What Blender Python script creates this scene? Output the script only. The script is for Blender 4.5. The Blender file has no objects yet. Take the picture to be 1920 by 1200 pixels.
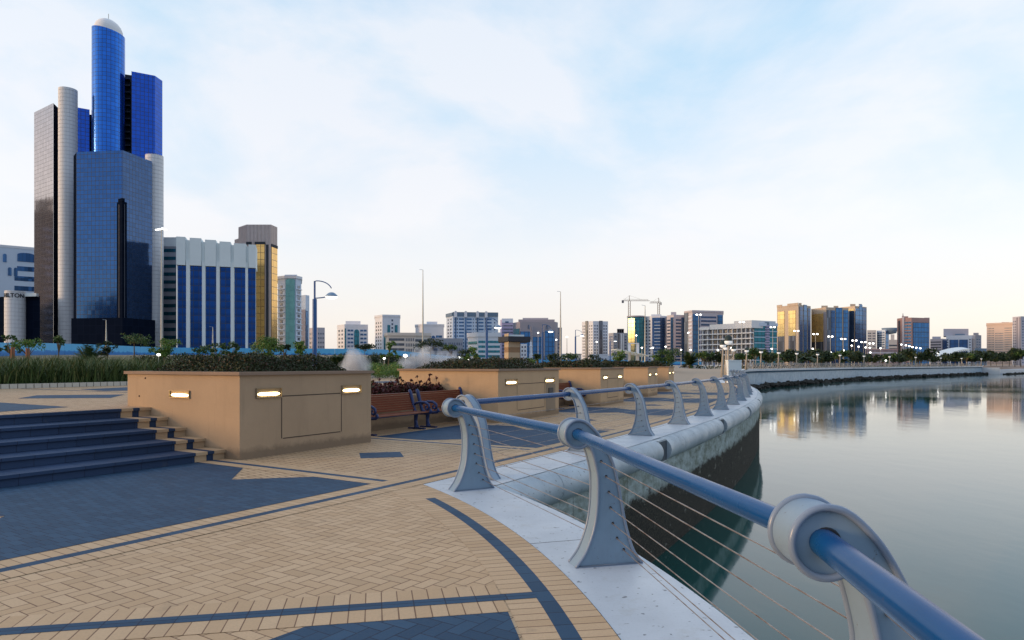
import bpy, math, random
from mathutils import Vector, Matrix, noise
random.seed(7)
R = math.radians
sc = bpy.context.scene
col = sc.collection
# ---------------------------------------------------------------- camera
EYE = 1.6; FP = 1280.0; HY = 683.0
cam = bpy.data.objects.new('camera', bpy.data.cameras.new('camera')); col.objects.link(cam)
cam.location = (0, 0, EYE); cam.rotation_euler = (R(90), 0, 0)
cam.data.sensor_width = 36; cam.data.lens = 24; cam.data.shift_y = (HY-600)/1920
cam.data.clip_start = 0.05; cam.data.clip_end = 9000
sc.camera = cam
sc.view_settings.view_transform = 'Standard'; sc.view_settings.look = 'None'
sc.view_settings.exposure = 0.0; sc.view_settings.gamma = 1
try:
    sc.cycles.max_bounces = 6; sc.cycles.glossy_bounces = 4; sc.cycles.diffuse_bounces = 3
    sc.cycles.volume_bounces = 1; sc.cycles.use_denoising = True
except Exception: pass
# ---------------------------------------------------------------- sky
SUN_EL = 9.0; SUN_AZ = R(-104)      # measured from +Y towards +X: the glow is left and slightly behind
w = bpy.data.worlds.new('World'); sc.world = w; w.use_nodes = True
nt = w.node_tree; nt.nodes.clear()
def WN(t, **k):
    n = nt.nodes.new(t)
    for a, b in k.items(): setattr(n, a, b)
    return n
def wm(op, a, b=None, c=None):
    n = WN('ShaderNodeMath', operation=op)
    for i, v in enumerate((a, b, c)):
        if v is None: continue
        if isinstance(v, (int, float)): n.inputs[i].default_value = v
        else: nt.links.new(v, n.inputs[i])
    return n.outputs[0]
def wmix(f, a, b):
    n = WN('ShaderNodeMix', data_type='RGBA')
    for i, v in ((0, f), (6, a), (7, b)):
        if isinstance(v, (int, float)): n.inputs[i].default_value = v
        elif isinstance(v, tuple): n.inputs[i].default_value = (*v, 1)
        else: nt.links.new(v, n.inputs[i])
    return n.outputs[2]
def wramp(f, pts):
    n = WN('ShaderNodeValToRGB'); cr = n.color_ramp
    while len(cr.elements) < len(pts): cr.elements.new(0.5)
    for e, (p, c) in zip(cr.elements, pts): e.position = p; e.color = (*c, 1)
    nt.links.new(f, n.inputs[0]); return n.outputs[0]
tc = WN('ShaderNodeTexCoord'); sep = WN('ShaderNodeSeparateXYZ'); nt.links.new(tc.outputs['Generated'], sep.inputs[0])
X, Y, Z = sep.outputs
el = wm('MAXIMUM', Z, 0.0)
base = wramp(el, [(0.0, (.80, .71, .71)), (.05, (.86, .79, .77)), (.15, (.84, .83, .86)), (.30, (.64, .77, .90)),
                  (.42, (.50, .71, .89)), (.62, (.36, .55, .82)), (1.0, (.24, .38, .66))])
# dusk side (behind the camera and right): bluer and darker near the horizon
back = wm('MULTIPLY_ADD', Y, -0.95, wm('MULTIPLY_ADD', X, 0.30, 0.0))
backf = wm('SMOOTH_MIN', wm('MAXIMUM', wm('MULTIPLY_ADD', back, 1.2, 0.05), 0.0), 1.0, .1)
dusk = wramp(el, [(0.0, (.10, .15, .24)), (.05, (.20, .27, .40)), (.16, (.38, .46, .64)), (.4, (.33, .49, .70)), (1.0, (.22, .37, .60))])
skyc = wmix(backf, base, dusk)
# thin high cloud, stretched towards the horizon
dv = WN('ShaderNodeVectorMath', operation='DIVIDE'); nt.links.new(tc.outputs['Generated'], dv.inputs[0])
cx = WN('ShaderNodeCombineXYZ'); zz = wm('ADD', el, .22)
for i in range(3): nt.links.new(zz, cx.inputs[i])
nt.links.new(cx.outputs[0], dv.inputs[1])
mp = WN('ShaderNodeMapping'); mp.inputs['Location'].default_value = (5.3, 2.2, 0); mp.inputs['Scale'].default_value = (.9, .75, 0.0)
nt.links.new(dv.outputs[0], mp.inputs[0])
nz = WN('ShaderNodeTexNoise'); nz.inputs['Scale'].default_value = 1.35; nz.inputs['Detail'].default_value = 7; nz.inputs['Roughness'].default_value = .56
nz.inputs['Distortion'].default_value = .35
nt.links.new(mp.outputs[0], nz.inputs['Vector'])
cf = wramp(nz.outputs[0], [(.40, (0, 0, 0)), (.56, (1, 1, 1))])
cloudc = wmix(backf, wramp(el, [(0, (.82, .74, .74)), (.08, (.84, .78, .79)), (.2, (.90, .87, .89)), (.5, (.84, .87, .93))]), (.42, .48, .66))
skyc = wmix(wm('MULTIPLY', cf, .88), skyc, cloudc)
# sunset glow on the left
sa, ca = math.sin(SUN_AZ), math.cos(SUN_AZ)
gl = wm('MAXIMUM', wm('ADD', wm('MULTIPLY', X, sa), wm('MULTIPLY', Y, ca)), 0.0)
gl = wm('POWER', gl, 4.5)
glf = wm('MULTIPLY', gl, wm('POWER', wm('SUBTRACT', 1.0, el), 6.0))
skyc = wmix(wm('MULTIPLY', glf, .95), skyc, (1.9, 1.25, .58))
left = wm('MULTIPLY', wm('MAXIMUM', wm('SUBTRACT', wm('MULTIPLY', X, -1.0), .30), 0.0), .9)
# ground half of the dome
skyc = wmix(wm('LESS_THAN', Z, -0.002), skyc, (.10, .12, .14))
bg = WN('ShaderNodeBackground'); nt.links.new(skyc, bg.inputs[0]); bg.inputs[1].default_value = .96
sky = WN('ShaderNodeTexSky', sky_type='NISHITA'); sky.sun_disc = False; sky.sun_elevation = R(SUN_EL); sky.sun_rotation = SUN_AZ
bg2 = WN('ShaderNodeBackground'); nt.links.new(sky.outputs[0], bg2.inputs[0]); bg2.inputs[1].default_value = .05
addw = WN('ShaderNodeAddShader'); nt.links.new(bg.outputs[0], addw.inputs[0]); nt.links.new(bg2.outputs[0], addw.inputs[1])
ow = WN('ShaderNodeOutputWorld'); nt.links.new(addw.outputs[0], ow.inputs[0])
# ---------------------------------------------------------------- sun
sl = bpy.data.lights.new('sun', 'SUN'); sl.energy = 2.0; sl.angle = R(12); sl.color = (1, .62, .33)
so = bpy.data.objects.new('sun', sl); col.objects.link(so)
sd = Vector((math.sin(SUN_AZ)*math.cos(R(SUN_EL)), math.cos(SUN_AZ)*math.cos(R(SUN_EL)), math.sin(R(SUN_EL))))
so.rotation_euler = (-sd).to_track_quat('-Z', 'Y').to_euler(); so.location = sd*50

# ================================================================ helpers
def px(p, D): return (p-960.0)*D/FP
def pz(y, D): return EYE-(y-HY)*D/FP
ORG = {}
class MB:
    def __init__(s): s.v = []; s.f = []; s.uv = []; s.m = []
    def face(s, pts, uv=None, m=0):
        b = len(s.v); s.v.extend([tuple(p) for p in pts]); s.f.append(tuple(range(b, b+len(pts))))
        s.uv.append(uv); s.m.append(m)
    def mesh(s, verts, faces, uvs=None, m=0):
        b = len(s.v); s.v.extend([tuple(p) for p in verts])
        for i, f in enumerate(faces):
            s.f.append(tuple(b+k for k in f)); s.uv.append(uvs[i] if uvs else None); s.m.append(m)
    def quadv(s, p0, p1, z0, z1, m=0, u0=0.0):
        L = math.hypot(p1[0]-p0[0], p1[1]-p0[1])
        s.face([(p0[0], p0[1], z0), (p1[0], p1[1], z0), (p1[0], p1[1], z1), (p0[0], p0[1], z1)],
               [(u0, z0), (u0+L, z0), (u0+L, z1), (u0, z1)], m)
    def prism(s, poly, z0, z1, m=0, top=True, bot=False):
        n = len(poly); u = 0
        for i in range(n):
            a, b = poly[i], poly[(i+1) % n]
            s.quadv(a, b, z0, z1, m, u); u += math.hypot(b[0]-a[0], b[1]-a[1])
        if top: s.face([(p[0], p[1], z1) for p in poly], [(p[0], p[1]) for p in poly], m)
        if bot: s.face([(p[0], p[1], z0) for p in reversed(poly)], [(p[0], p[1]) for p in reversed(poly)], m)
    def box(s, x0, x1, y0, y1, z0, z1, m=0):
        s.prism([(x0, y0), (x1, y0), (x1, y1), (x0, y1)], z0, z1, m, True, True)
    def bar(s, a, b, wx, wy, m=0, up=(0, 0, 1)):
        a = Vector(a); b = Vector(b); d = (b-a).normalized(); u = Vector(up)
        sx = d.cross(u)
        if sx.length < 1e-4: sx = d.cross(Vector((1, 0, 0)))
        sx.normalize(); sy = sx.cross(d).normalized()
        vs = []
        for p in (a, b):
            for i, j in ((-1, -1), (1, -1), (1, 1), (-1, 1)): vs.append(p+sx*wx*.5*i+sy*wy*.5*j)
        s.mesh(vs, [(0, 1, 5, 4), (1, 2, 6, 5), (2, 3, 7, 6), (3, 0, 4, 7), (3, 2, 1, 0), (4, 5, 6, 7)], None, m)
    def tube(s, path, rad, n=8, closed=False, m=0, cap=True):
        P = [Vector(p) for p in path]; N = len(P)
        rr = rad if isinstance(rad, (list, tuple)) else [rad]*N
        rings = []; prev = None
        for i in range(N):
            if closed: t = (P[(i+1) % N]-P[i-1]).normalized()
            else: t = (P[min(i+1, N-1)]-P[max(i-1, 0)]).normalized()
            if prev is None:
                a = t.cross(Vector((0, 0, 1)))
                if a.length < .05: a = t.cross(Vector((0, 1, 0)))
                a.normalize()
            else:
                a = prev-t*prev.dot(t)
                a.normalize()
            prev = a; b = t.cross(a)
            rings.append([P[i]+(a*math.cos(2*math.pi*k/n)+b*math.sin(2*math.pi*k/n))*rr[i] for k in range(n)])
        vs = [v for r in rings for v in r]; fs = []; uvs = []
        L = 0
        for i in range(N if closed else N-1):
            j = (i+1) % N; l2 = L+(P[j]-P[i]).length
            for k in range(n):
                k2 = (k+1) % n
                fs.append((i*n+k, i*n+k2, j*n+k2, j*n+k))
                uvs.append([(L, k/n), (L, (k+1)/n), (l2, (k+1)/n), (l2, k/n)])
            L = l2
        if cap and not closed:
            fs.append(tuple(reversed(range(n)))); uvs.append(None)
            fs.append(tuple((N-1)*n+k for k in range(n))); uvs.append(None)
        s.mesh(vs, fs, uvs, m)
    def lathe(s, prof, c=(0, 0, 0), n=16, m=0, a0=0, a1=2*math.pi):
        full = abs(a1-a0-2*math.pi) < 1e-6; k = n if full else n+1
        vs = []
        for (r, z) in prof:
            for i in range(k):
                a = a0+(a1-a0)*i/n
                vs.append((c[0]+r*math.cos(a), c[1]+r*math.sin(a), c[2]+z))
        fs = []; uvs = []; R0 = max(p[0] for p in prof)
        for j in range(len(prof)-1):
            for i in range(n):
                i2 = (i+1) % k
                fs.append((j*k+i, j*k+i2, (j+1)*k+i2, (j+1)*k+i))
                u0, u1 = R0*(a1-a0)*i/n, R0*(a1-a0)*(i+1)/n
                z0, z1 = c[2]+prof[j][1], c[2]+prof[j+1][1]
                uvs.append([(u0, z0), (u1, z0), (u1, z1), (u0, z1)])
        s.mesh(vs, fs, uvs, m)
    def blob(s, c, rx, ry, rz, n=12, k=7, m=0):
        s.lathe([(0, 0)], c, 3) if False else None
        prof = [(max(math.sin(math.pi*i/k), 1e-4), -math.cos(math.pi*i/k)) for i in range(k+1)]
        b = len(s.v); s.lathe(prof, (0, 0, 0), n, m)
        for i in range(b, len(s.v)):
            x, y, z = s.v[i]; s.v[i] = (c[0]+x*rx, c[1]+y*ry, c[2]+z*rz)
    def build(s, name, mats, parent=None, org=None, world=True, smooth=False, auto=None):
        me = bpy.data.meshes.new(name)
        if org is None: org = ORG.get(parent.name, Vector((0, 0, 0))) if (parent and world) else Vector((0, 0, 0))
        org = Vector(org)
        me.from_pydata([(a-org.x, b-org.y, c-org.z) for a, b, c in s.v], [], s.f)
        if any(u is not None for u in s.uv):
            ul = me.uv_layers.new(name='UVMap'); d = ul.data; i = 0
            flat = []
            for f, u in zip(s.f, s.uv):
                if u is None: flat.extend([0.0]*(2*len(f)))
                else:
                    for q in u: flat.extend((q[0], q[1]))
            d.foreach_set('uv', flat)
        if not isinstance(mats, (list, tuple)): mats = [mats]
        for mt in mats: me.materials.append(mt)
        if len(mats) > 1: me.polygons.foreach_set('material_index', s.m)
        if smooth: me.polygons.foreach_set('use_smooth', [True]*len(s.f))
        me.update()
        if auto is not None:
            try:
                me.validate()
                import bmesh
                bm = bmesh.new(); bm.from_mesh(me); bmesh.ops.remove_doubles(bm, verts=bm.verts, dist=1e-5)
                bmesh.ops.recalc_face_normals(bm, faces=bm.faces)
                for f in bm.faces: f.smooth = True
                for e in bm.edges:
                    if len(e.link_faces) == 2 and e.calc_face_angle(0) > R(auto): e.smooth = False
                bm.to_mesh(me); bm.free()
            except Exception as ex: print('auto', ex)
        o = bpy.data.objects.new(name, me); col.objects.link(o)
        if parent is not None:
            o.parent = parent; ORG[o.name] = ORG.get(parent.name, Vector((0, 0, 0))) if world else Vector((0, 0, 0))
        else: o.location = org; ORG[o.name] = org
        return o
def tag(o, label=None, cat=None, group=None, kind=None):
    if label: o['label'] = label
    if cat: o['category'] = cat
    if group: o['group'] = group
    if kind: o['kind'] = kind
    return o
def thing(name, label, cat, loc, rz=0, group=None):
    o = bpy.data.objects.new(name, None); col.objects.link(o); o.location = loc; o.rotation_euler = (0, 0, rz)
    o.empty_display_size = .3
    ORG[o.name] = Vector(loc) if rz == 0 else Vector((0, 0, 0))
    return tag(o, label, cat, group)
def copy_tree(o, parent=None):
    c = o.copy(); col.objects.link(c); c.parent = parent
    for ch in list(o.children): copy_tree(ch, c)
    return c
def place(o, loc, rz=0, scale=1, label=None):
    o.location = loc; o.rotation_euler = (0, 0, rz); o.scale = (scale,)*3 if isinstance(scale, (int, float)) else scale
    if label: o['label'] = label
    return o

# ================================================================ materials
class NT:
    def __init__(s, name, color=(.5, .5, .5), rough=.6, metal=0.0, spec=.5):
        s.mat = bpy.data.materials.new(name); s.mat.use_nodes = True
        s.t = s.mat.node_tree; s.b = s.t.nodes['Principled BSDF']
        s.b.inputs['Base Color'].default_value = (*color, 1); s.b.inputs['Roughness'].default_value = rough
        s.b.inputs['Metallic'].default_value = metal; s.b.inputs['Specular IOR Level'].default_value = spec
    def n(s, t, **k):
        x = s.t.nodes.new(t)
        for a, b in k.items(): setattr(x, a, b)
        return x
    def l(s, a, b): s.t.links.new(a, b)
    def M(s, op, *a):
        x = s.n('ShaderNodeMath', operation=op)
        for i, v in enumerate(a):
            if isinstance(v, (int, float)): x.inputs[i].default_value = v
            else: s.l(v, x.inputs[i])
        return x.outputs[0]
    def mix(s, f, a, b, blend='MIX'):
        x = s.n('ShaderNodeMix', data_type='RGBA'); x.blend_type = blend
        for i, v in ((0, f), (6, a), (7, b)):
            if isinstance(v, (int, float)): x.inputs[i].default_value = v
            elif isinstance(v, tuple): x.inputs[i].default_value = (*v, 1)
            else: s.l(v, x.inputs[i])
        return x.outputs[2]
    def ramp(s, f, pts):
        x = s.n('ShaderNodeValToRGB'); cr = x.color_ramp
        while len(cr.elements) < len(pts): cr.elements.new(.5)
        for e, (p, c) in zip(cr.elements, pts):
            e.position = p; e.color = (*c, 1) if isinstance(c, tuple) else (c, c, c, 1)
        s.l(f, x.inputs[0]); return x.outputs[0]
    def noise(s, scale, detail=4, rough=.55, co='Object', vec=None, sc=None):
        x = s.n('ShaderNodeTexNoise'); x.inputs['Scale'].default_value = scale; x.inputs['Detail'].default_value = detail; x.inputs['Roughness'].default_value = rough
        v = vec if vec is not None else s.n('ShaderNodeTexCoord').outputs[co]
        if sc:
            mp = s.n('ShaderNodeMapping'); mp.inputs['Scale'].default_value = sc; s.l(v, mp.inputs[0]); v = mp.outputs[0]
        s.l(v, x.inputs['Vector']); return x.outputs[0]
    def pos(s): return s.n('ShaderNodeNewGeometry').outputs['Position']
    def uv(s): return s.n('ShaderNodeTexCoord').outputs['UV']
    def sep(s, v):
        x = s.n('ShaderNodeSeparateXYZ'); s.l(v, x.inputs[0]); return x.outputs
    def comb(s, a, b, c=0.0):
        x = s.n('ShaderNodeCombineXYZ')
        for i, v in enumerate((a, b, c)):
            if isinstance(v, (int, float)): x.inputs[i].default_value = v
            else: s.l(v, x.inputs[i])
        return x.outputs[0]
    def white(s, v):
        x = s.n('ShaderNodeTexWhiteNoise'); x.noise_dimensions = '3D'; s.l(v, x.inputs['Vector']); return x.outputs
    def bump(s, h, dist=.01, strength=1.0):
        x = s.n('ShaderNodeBump'); x.inputs['Distance'].default_value = dist; x.inputs['Strength'].default_value = strength
        s.l(h, x.inputs['Height']); s.l(x.outputs[0], s.b.inputs['Normal'])
    def color(s, c): s.l(c, s.b.inputs['Base Color'])
    def rough(s, c): s.l(c, s.b.inputs['Roughness'])

def plain(name, c, rough=.6, metal=0.0, var=.12, scale=3.0, spec=.5, bump=0.0, chips=0):
    m = NT(name, c, rough, metal, spec)
    f = m.noise(scale, 5, .6, vec=m.pos())
    cc = m.mix(f, tuple(min(1, x*(1-var)) for x in c), tuple(min(1, x*(1+var)) for x in c))
    if chips:
        p = m.pos(); n1 = m.noise(38, 4, .7, vec=p); n2 = m.noise(7, 5, .7, vec=p, sc=(1, 1, .35)); n3 = m.noise(3.5, 4, .6, vec=p)
        cc = m.mix(m.M('MULTIPLY', m.ramp(n1, [(.66, 0.0), (.70, 1.0)]), chips), cc, (.10, .07, .055))
        cc = m.mix(m.M('MULTIPLY', m.ramp(n2, [(.52, 0.0), (.75, 1.0)]), .35*chips), cc, tuple(x*.55+.03 for x in c))
        m.rough(m.ramp(n3, [(.3, rough*.75), (.7, min(1, rough*1.7))]))
    m.color(cc)
    if bump: m.bump(m.noise(scale*20, 3, .6, vec=m.pos()), bump)
    return m.mat
def emis(name, c, s, base=(.8, .8, .8)):
    m = NT(name, base, .3); m.b.inputs['Emission Color'].default_value = (*c, 1); m.b.inputs['Emission Strength'].default_value = s
    return m.mat

def herring(name, c, c2, joint, w=.105, ang=45.0, var=.18, gap=.035):
    m = NT(name, c, .75, 0, .3)
    mp = m.n('ShaderNodeMapping'); mp.inputs['Rotation'].default_value = (0, 0, R(ang)); mp.inputs['Scale'].default_value = (1/w, 1/w, 1)
    m.l(m.uv(), mp.inputs[0]); x, y, _ = m.sep(mp.outputs[0])
    i = m.M('FLOOR', x); j = m.M('FLOOR', y); fx = m.M('SUBTRACT', x, i); fy = m.M('SUBTRACT', y, j)
    k = m.M('FLOORED_MODULO', m.M('SUBTRACT', i, j), 4.0)
    is1 = m.M('COMPARE', k, 1.0, .1); is2 = m.M('COMPARE', k, 2.0, .1); is0 = m.M('COMPARE', k, 0.0, .1); is3 = m.M('COMPARE', k, 3.0, .1)
    bid = m.comb(m.M('SUBTRACT', i, is1), m.M('SUBTRACT', j, is2), m.M('ADD', is2, is3))
    l = m.M('MULTIPLY_ADD', is1, 9.0, fx); r = m.M('MULTIPLY_ADD', is0, 9.0, m.M('SUBTRACT', 1.0, fx))
    b = m.M('MULTIPLY_ADD', is2, 9.0, fy); t = m.M('MULTIPLY_ADD', is3, 9.0, m.M('SUBTRACT', 1.0, fy))
    d = m.M('MINIMUM', m.M('MINIMUM', l, r), m.M('MINIMUM', b, t))
    wn = m.white(bid)
    rnd = wn[0]
    gw = m.M('MULTIPLY_ADD', m.noise(2.0, 3, .6, vec=m.pos()), gap*1.6, gap*.25)
    jf = m.M('LESS_THAN', d, gw)
    pave_finish(m, rnd, jf, c, c2, joint, d)
    return m.mat
def pave_finish(m, rnd, jf, c, c2, joint, d=None):
    cc = m.mix(rnd, c, c2); odd = m.M('GREATER_THAN', m.M('FRACT', m.M('MULTIPLY', rnd, 7.31)), .88); cc = m.mix(m.M('MULTIPLY', odd, .30), cc, tuple(x*.70 for x in c))
    big = m.noise(.55, 4, .6, vec=m.pos()); fine = m.noise(60, 3, .7, vec=m.pos())
    cc = m.mix(m.ramp(big, [(.35, .0), (.75, .35)]), cc, tuple(x*.72 for x in c))
    cc = m.mix(m.M('MULTIPLY', m.ramp(fine, [(.35, 1.0), (.6, 0.0)]), .22), cc, tuple(x*.55 for x in c))
    st = m.noise(1.9, 5, .7, vec=m.pos())
    cc = m.mix(m.M('MULTIPLY', m.ramp(st, [(.62, 0.0), (.74, 1.0)]), .30), cc, (.12, .10, .08))
    cc = m.mix(m.M('MULTIPLY', jf, .85), cc, joint)
    m.color(cc)
    m.rough(m.ramp(fine, [(0, .55), (1, .85)]))
    h = m.M('MULTIPLY_ADD', jf, -1.0, m.M('MULTIPLY', fine, .25))
    h = m.M('MULTIPLY_ADD', rnd, .35, h)
    m.bump(h, .004)
def brickmat(name, c, c2, joint, bw=.21, bh=.105, off=.5, rot=0.0, gap=.004):
    m = NT(name, c, .75, 0, .3)
    mp = m.n('ShaderNodeMapping'); mp.inputs['Rotation'].default_value = (0, 0, R(rot)); m.l(m.uv(), mp.inputs[0])
    x, y, _ = m.sep(mp.outputs[0])
    row = m.M('FLOOR', m.M('DIVIDE', y, bh)); xo = m.M('ADD', m.M('DIVIDE', x, bw), m.M('MULTIPLY', m.M('FLOORED_MODULO', row, 2.0), off))
    ci = m.M('FLOOR', xo); fx = m.M('MULTIPLY', m.M('SUBTRACT', xo, ci), bw); fy = m.M('SUBTRACT', y, m.M('MULTIPLY', row, bh))
    d = m.M('MINIMUM', m.M('MINIMUM', fx, m.M('SUBTRACT', bw, fx)), m.M('MINIMUM', fy, m.M('SUBTRACT', bh, fy)))
    rnd = m.white(m.comb(ci, row, 3.0))[0]
    gw = m.M('MULTIPLY_ADD', m.noise(2.3, 3, .6, vec=m.pos()), gap*1.4, gap*.3)
    jf = m.M('LESS_THAN', d, gw)
    pave_finish(m, rnd, jf, c, c2, joint, d)
    return m.mat

BEIGE = (.56, .375, .21); BEIGE2 = (.65, .455, .27); BJ = (.15, .075, .04)
BLUE = (.020, .058, .112); BLUE2 = (.033, .086, .155); BLJ = (.012, .02, .045)
M_herr = herring('paver_beige_herringbone', BEIGE, BEIGE2, BJ)
M_herrB = herring('paver_blue_herringbone', BLUE, BLUE2, BLJ)
M_run = brickmat('paver_beige_running', BEIGE, BEIGE2, BJ, .105, .21, .5, gap=.0085)
M_runB = brickmat('paver_blue_running', BLUE, BLUE2, BLJ, .105, .21, .5)
M_sold = brickmat('paver_beige_course', BEIGE, BEIGE2, BJ, .105, 50.0, 0)
M_soldV = brickmat('paver_beige_course_cross', BEIGE, BEIGE2, BJ, 50.0, .105, 0)
M_line = brickmat('paver_blue_course', BLUE, BLUE2, BLJ, .21, 50.0, 0)
M_lineV = brickmat('paver_blue_course_cross', BLUE, BLUE2, BLJ, 50.0, .21, 0)
M_step = brickmat('step_blue', (.022, .048, .105), (.032, .064, .135), BLJ, .42, 9.0, 0)
M_stepb = plain('step_beige', (.48, .34, .2), .7, var=.15, scale=5)

def concrete(name, c, spots=True, stain=.35):
    m = NT(name, c, .55, 0, .4)
    p = m.pos(); a = m.noise(1.3, 5, .65, vec=p); f = m.noise(45, 4, .7, vec=p)
    cc = m.mix(m.ramp(a, [(.35, 0.0), (.7, 1.0)]), c, tuple(x*(1-stain*.35) for x in c))
    cc = m.mix(m.M('MULTIPLY', m.ramp(f, [(.3, 1.0), (.45, 0.0)]), .3), cc, tuple(x*.55 for x in c))
    if spots:
        s = m.noise(15, 2, .5, vec=p, sc=(1, 1, 1.6)); cc = m.mix(m.M('MULTIPLY', m.ramp(s, [(.675, 0.0), (.70, 1.0)]), .75), cc, (.10, .11, .12))
        s2 = m.noise(3.2, 6, .75, vec=p); cc = m.mix(m.M('MULTIPLY', m.ramp(s2, [(.55, 0.0), (.72, 1.0)]), .40), cc, (.34, .33, .28))
    m.color(cc); m.rough(m.ramp(a, [(.3, .32), (.7, .6)])); m.bump(f, .0015)
    return m.mat
M_slab = concrete('coping_white_paint', (.56, .61, .65), True)
M_tube = concrete('coping_roll', (.44, .51, .55), True, .8)
M_darkgap = plain('joint_dark', (.03, .03, .035), .9)
def stucco(name, c):
    m = NT(name, c, .85, 0, .25); p = m.pos()
    a = m.noise(.9, 5, .65, vec=p); f = m.noise(90, 3, .7, vec=p); v = m.noise(2.2, 5, .6, vec=p, sc=(3, 3, .35))
    cc = m.mix(m.ramp(a, [(.3, 0.0), (.75, 1.0)]), c, tuple(x*.84 for x in c))
    cc = m.mix(m.M('MULTIPLY', m.ramp(v, [(.55, 0.0), (.8, 1.0)]), .35), cc, tuple(x*.6 for x in c))
    cc = m.mix(m.M('MULTIPLY', m.ramp(f, [(.3, 1.0), (.5, 0.0)]), .25), cc, tuple(x*.6 for x in c))
    z = m.sep(p)[2]
    dz = m.M('ADD', z, m.M('MULTIPLY', m.noise(5, 5, .7, vec=p), -.22)); cc = m.mix(m.M('MULTIPLY', m.ramp(dz, [(0.0, 1.0), (.10, 0.0)]), .55), cc, (.11, .08, .055))
    m.color(cc); m.bump(f, .003); return m.mat
M_stucco = stucco('planter_stucco', (.46, .325, .205)); M_stucco2 = stucco('planter_stucco_warm', (.55, .38, .225)); M_cap = stucco('planter_cap', (.30, .21, .15))
M_groove = plain('groove_shadow_gap', (.07, .05, .035), .9)
def quaymat():
    m = NT('quay_wall', (.4, .45, .4), .8, 0, .3); p = m.pos(); x, y, z = m.sep(p)
    n1 = m.noise(.9, 6, .7, vec=p); n2 = m.noise(3.0, 6, .75, vec=p, sc=(.7, .7, 1.3)); n3 = m.noise(24, 4, .7, vec=p)
    lv = m.M('ADD', z, m.M('MULTIPLY_ADD', n1, .5, m.M('MULTIPLY', n2, .7)))
    up = m.ramp(m.M('ADD', m.M('MULTIPLY', lv, .5), .5), [(.24, 0.0), (.30, 1.0)])
    c1 = m.mix(m.ramp(n2, [(.4, 0.0), (.62, 1.0)]), (.48, .55, .53), (.20, .23, .18))
    c2 = m.mix(m.ramp(n3, [(.45, 0.0), (.7, 1.0)]), (.018, .018, .014), (.085, .075, .05))
    c2 = m.mix(m.ramp(n2, [(.60, 0.0), (.68, .8)]), c2, (.26, .26, .21))
    cc = m.mix(up, c2, c1)
    u = m.sep(m.uv())[0]; fr = m.M('FRACT', m.M('DIVIDE', u, 2.4)); cc = m.mix(m.M('MULTIPLY', m.M('LESS_THAN', fr, .006), .8), cc, (.02, .02, .02))
    m.color(cc); m.bump(m.M('ADD', n3, m.M('MULTIPLY', n2, 1.5)), .03); return m.mat
M_quay = quaymat()
def watermat():
    m = NT('sea_water', (.006, .064, .056), .045, 0, .5); m.b.inputs['IOR'].default_value = 1.45
    p = m.pos()
    a = m.noise(.8, 3, .5, vec=p, sc=(1.0, .5, 1)); b = m.noise(5.0, 3, .5, vec=p, sc=(1.0, .45, 1)); c = m.noise(.05, 3, .5, vec=p)
    h = m.M('ADD', m.M('MULTIPLY', a, .012), m.M('MULTIPLY', b, .0010))
    m.bump(h, 1.0, .55)
    m.rough(m.ramp(c, [(.35, .03), (.7, .10)]))
    return m.mat
M_water = watermat()
M_post = plain('post_painted_metal', (.205, .295, .385), .32, .0, .14, 4, chips=.7)
M_postin = plain('post_web_inner', (.46, .45, .46), .42, .0, .12, 4)
M_rim = plain('post_rim', (.20, .26, .35), .28, .0, .08, 4)
M_hole = plain('cable_ferrule', (.02, .02, .025), .5)
M_rail = plain('rail_blue_paint', (.002, .060, .20), .2, .0, .12, 6, .25, chips=.18)
def cable():
    m = NT('steel_cable', (.45, .40, .36), .45, .6); n = m.noise(8, 4, .6, vec=m.pos())
    m.color(m.mix(m.ramp(n, [(.45, 0.0), (.65, 1.0)]), (.34, .31, .29), (.20, .13, .09))); return m.mat
M_cable = cable()
def wood():
    m = NT('bench_wood', (.30, .085, .035), .45); p = m.pos(); n = m.noise(6, 5, .6, vec=p, sc=(1, 1, 12)); k = m.noise(1.7, 2, .5, vec=p)
    m.color(m.mix(n, (.13, .032, .015), (.32, .10, .045))); return m.mat
M_wood = wood()
M_iron = plain('bench_iron_blue', (.018, .035, .12), .38, .2, .1, 5)
M_lampfix = plain('fitting_bronze', (.30, .22, .13), .5, .3)
M_lens = emis('recessed_lamp_lens', (1, .78, .38), 9.0, (.8, .7, .5))
M_bluepole = plain('lamp_post_blue', (.015, .09, .28), .4, .1)
M_bowl = plain('lamp_bowl_top', (.20, .30, .42), .35, .2)
M_bulb = emis('lamp_diffuser_lit', (1, .96, .86), 3.0)
M_bulb2 = emis('street_lamp_lit', (1, .97, .9), 6.0)
M_mast = plain('mast_galvanised', (.48, .47, .42), .5, .3)
M_soil = plain('soil', (.20, .14, .09), .95, scale=1.5, var=.3)

def leafmat(name, a, b, c=None, rough=.55):
    m = NT(name, a, rough, 0, .3)
    g = m.n('ShaderNodeNewGeometry'); r = g.outputs['Random Per Island']
    n = m.noise(.8, 3, .6, vec=g.outputs['Position'])
    cc = m.mix(m.M('FRACT', m.M('ADD', r, m.M('MULTIPLY', n, .8))), a, b)
    if c: cc = m.mix(m.M('GREATER_THAN', r, .84), cc, c)
    m.color(cc); return m.mat
M_leaf = leafmat('leaf_green', (.022, .055, .012), (.065, .125, .030), (.13, .17, .045))
M_leafb = leafmat('leaf_bright', (.045, .11, .015), (.12, .22, .035), (.20, .24, .06))
M_leafd = leafmat('leaf_dark', (.010, .025, .010), (.030, .055, .018), (.055, .07, .02))
M_leafr = leafmat('leaf_red', (.045, .010, .012), (.10, .022, .020), (.035, .045, .015))
M_leafg = leafmat('leaf_planter', (.018, .026, .008), (.042, .058, .018), (.075, .038, .022))
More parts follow.
